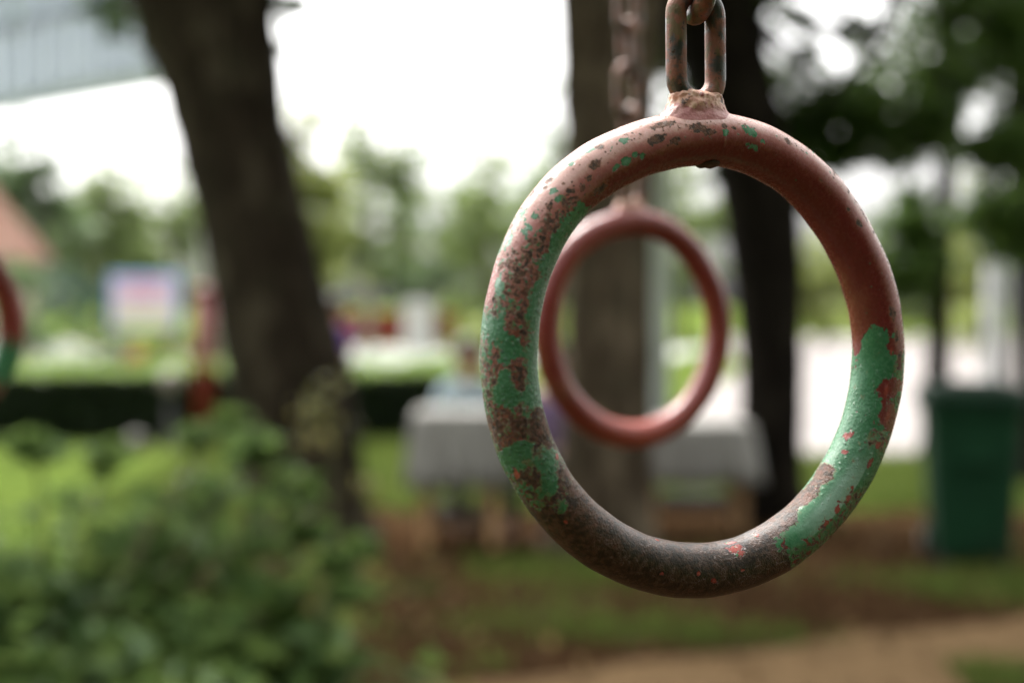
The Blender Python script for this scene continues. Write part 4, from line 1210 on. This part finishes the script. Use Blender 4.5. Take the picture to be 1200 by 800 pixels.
LINK_R, LINK_HW, LINK_H = 0.0042, 0.0093, 0.0422
PITCHL = LINK_H - 2 * LINK_R + 0.0002
BAR_Z = 2.20
mbl = MB(); mbl.tube(link_path(LINK_HW, LINK_H), LINK_R, 16, closed=True)
proto = mbl.build('chain_link', M['link']); LINK_MESH = proto.data
bpy.data.objects.remove(proto)


def weld_neck(parent, seed, mat):
    rows = [(.0893, .0225, .0090), (.0918, .0198, .0084), (.0942, .0165, .0073), (.0962, .0138, .0066), (.0985, .0121, .0061), (.1004, .0114, .0057), (.1016, .0106, .0050), (.1024, .0084, .0040), (.1029, .0040, .0020)]
    from mathutils import noise as mn
    n = 150
    K, _ = curve_pts([(z, rx, ry, 1) for z, rx, ry in rows], 42)
    vs, fs = [], []
    for j, (z, rx, ry) in enumerate(K):
        for k in range(n):
            t = 2 * math.pi * k / n
            c_, s_ = math.cos(t), math.sin(t)
            q = (abs(c_) ** 2.5 + abs(s_) ** 2.5) ** (-1 / 2.5)
            p = Vector((rx * q * c_, ry * q * s_, z))
            f = mn.fractal(p * 260 + Vector((seed * 7.0, 3, 1)), 0.9, 2.1, 4) * .00075 + mn.noise(p * 120 + Vector((seed, 9, 4))) * .0012
            f *= min(1, max(0, (z - .0915) / .005))
            x = p.x * (1 + f / max(rx, .004)) - .0028
            drop = (RR - math.sqrt(max(1e-9, RR * RR - min(abs(x), .08) ** 2))) * max(0, min(1, (.0985 - z) / .003))
            vs.append((x, p.y * (1 + f / max(ry, .004)), z - drop + f * .5))
    rows = K
    for j in range(len(rows) - 1):
        for k in range(n):
            k2 = (k + 1) % n
            fs.append((j * n + k, j * n + k2, j * n + n + k2, j * n + n + k))
    fs.append(tuple(range((len(rows) - 1) * n, len(rows) * n)))
    mb = MB(); mb.add(vs, fs)
    o = mb.build('weld', mat, parent)
    return o


def hanging_ring(label, C, yaw, tilt, mode, nu, nv, seed):
    root = empty('hanging_ring', C)
    root.rotation_euler = (tilt, 0, yaw)
    tag(root, label, 'ring', 'hanging rings of the climbing frame')
    V, A = ring_paint(nu, nv, mode)
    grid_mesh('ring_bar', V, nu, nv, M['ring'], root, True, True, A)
    weld_neck(root, seed, M['weld'])
    mb = MB(); mb.ball((.0012, -.001, RR - RT + .0006), .0052, 20, 12, .42)
    mb.v = [(x + .0004 * math.sin(900 * y), y, z + .0003 * math.sin(1300 * x)) for x, y, z in mb.v]
    mb.build('weld_drip', M['drip'], root)
    z = .0990
    k = 0
    while C[2] + z < BAR_Z - 0.02:
        o = bpy.data.objects.new('chain_link', LINK_MESH)
        COL.objects.link(o)
        o.parent = root
        o.location = (-.0028 + .0004 * math.sin(k * 2.1 + seed), 0, z)
        o.rotation_euler = (.03 * math.sin(k + seed), .03 * math.sin(2 * k + seed), (0.05 if k % 2 == 0 else math.pi / 2 - .12) + .06 * math.sin(1.7 * k + seed) * (k > 1))
        z += PITCHL
        k += 1
    return C[2] + z

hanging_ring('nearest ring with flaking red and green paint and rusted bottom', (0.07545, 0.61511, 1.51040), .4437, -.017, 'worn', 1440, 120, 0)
p2 = at(744, 384.5, 1.25)
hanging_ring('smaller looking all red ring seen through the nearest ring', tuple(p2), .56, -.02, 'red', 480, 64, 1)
p3 = at(-113, 382, 1.25)
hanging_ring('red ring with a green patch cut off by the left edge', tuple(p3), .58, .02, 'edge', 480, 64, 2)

# the steel frame the chains hang from (above the picture)
root = tag(empty('climbing_frame', (0, 0.93, 0)), 'grey steel climbing frame whose top bars carry the chains', 'climbing frame')
for y in (-0.318, 0.32):
    mb = MB(); mb.tube([(-1.5, y, BAR_Z), (1.5, y, BAR_Z)], 0.021, 16); mb.build('cross_bar', M['steel'], root)
    for x in (-1.5, 1.5):
        mb = MB(); mb.tube([(x, y, 0), (x, y, BAR_Z + .03)], 0.028, 16); mb.build('post', M['steel'], root)
for x in (-1.5, 1.5):
    mb = MB(); mb.tube([(x, -0.318, 1.2), (x, 0.32, 1.2)], 0.018, 14); mb.build('side_rail', M['steel'], root)
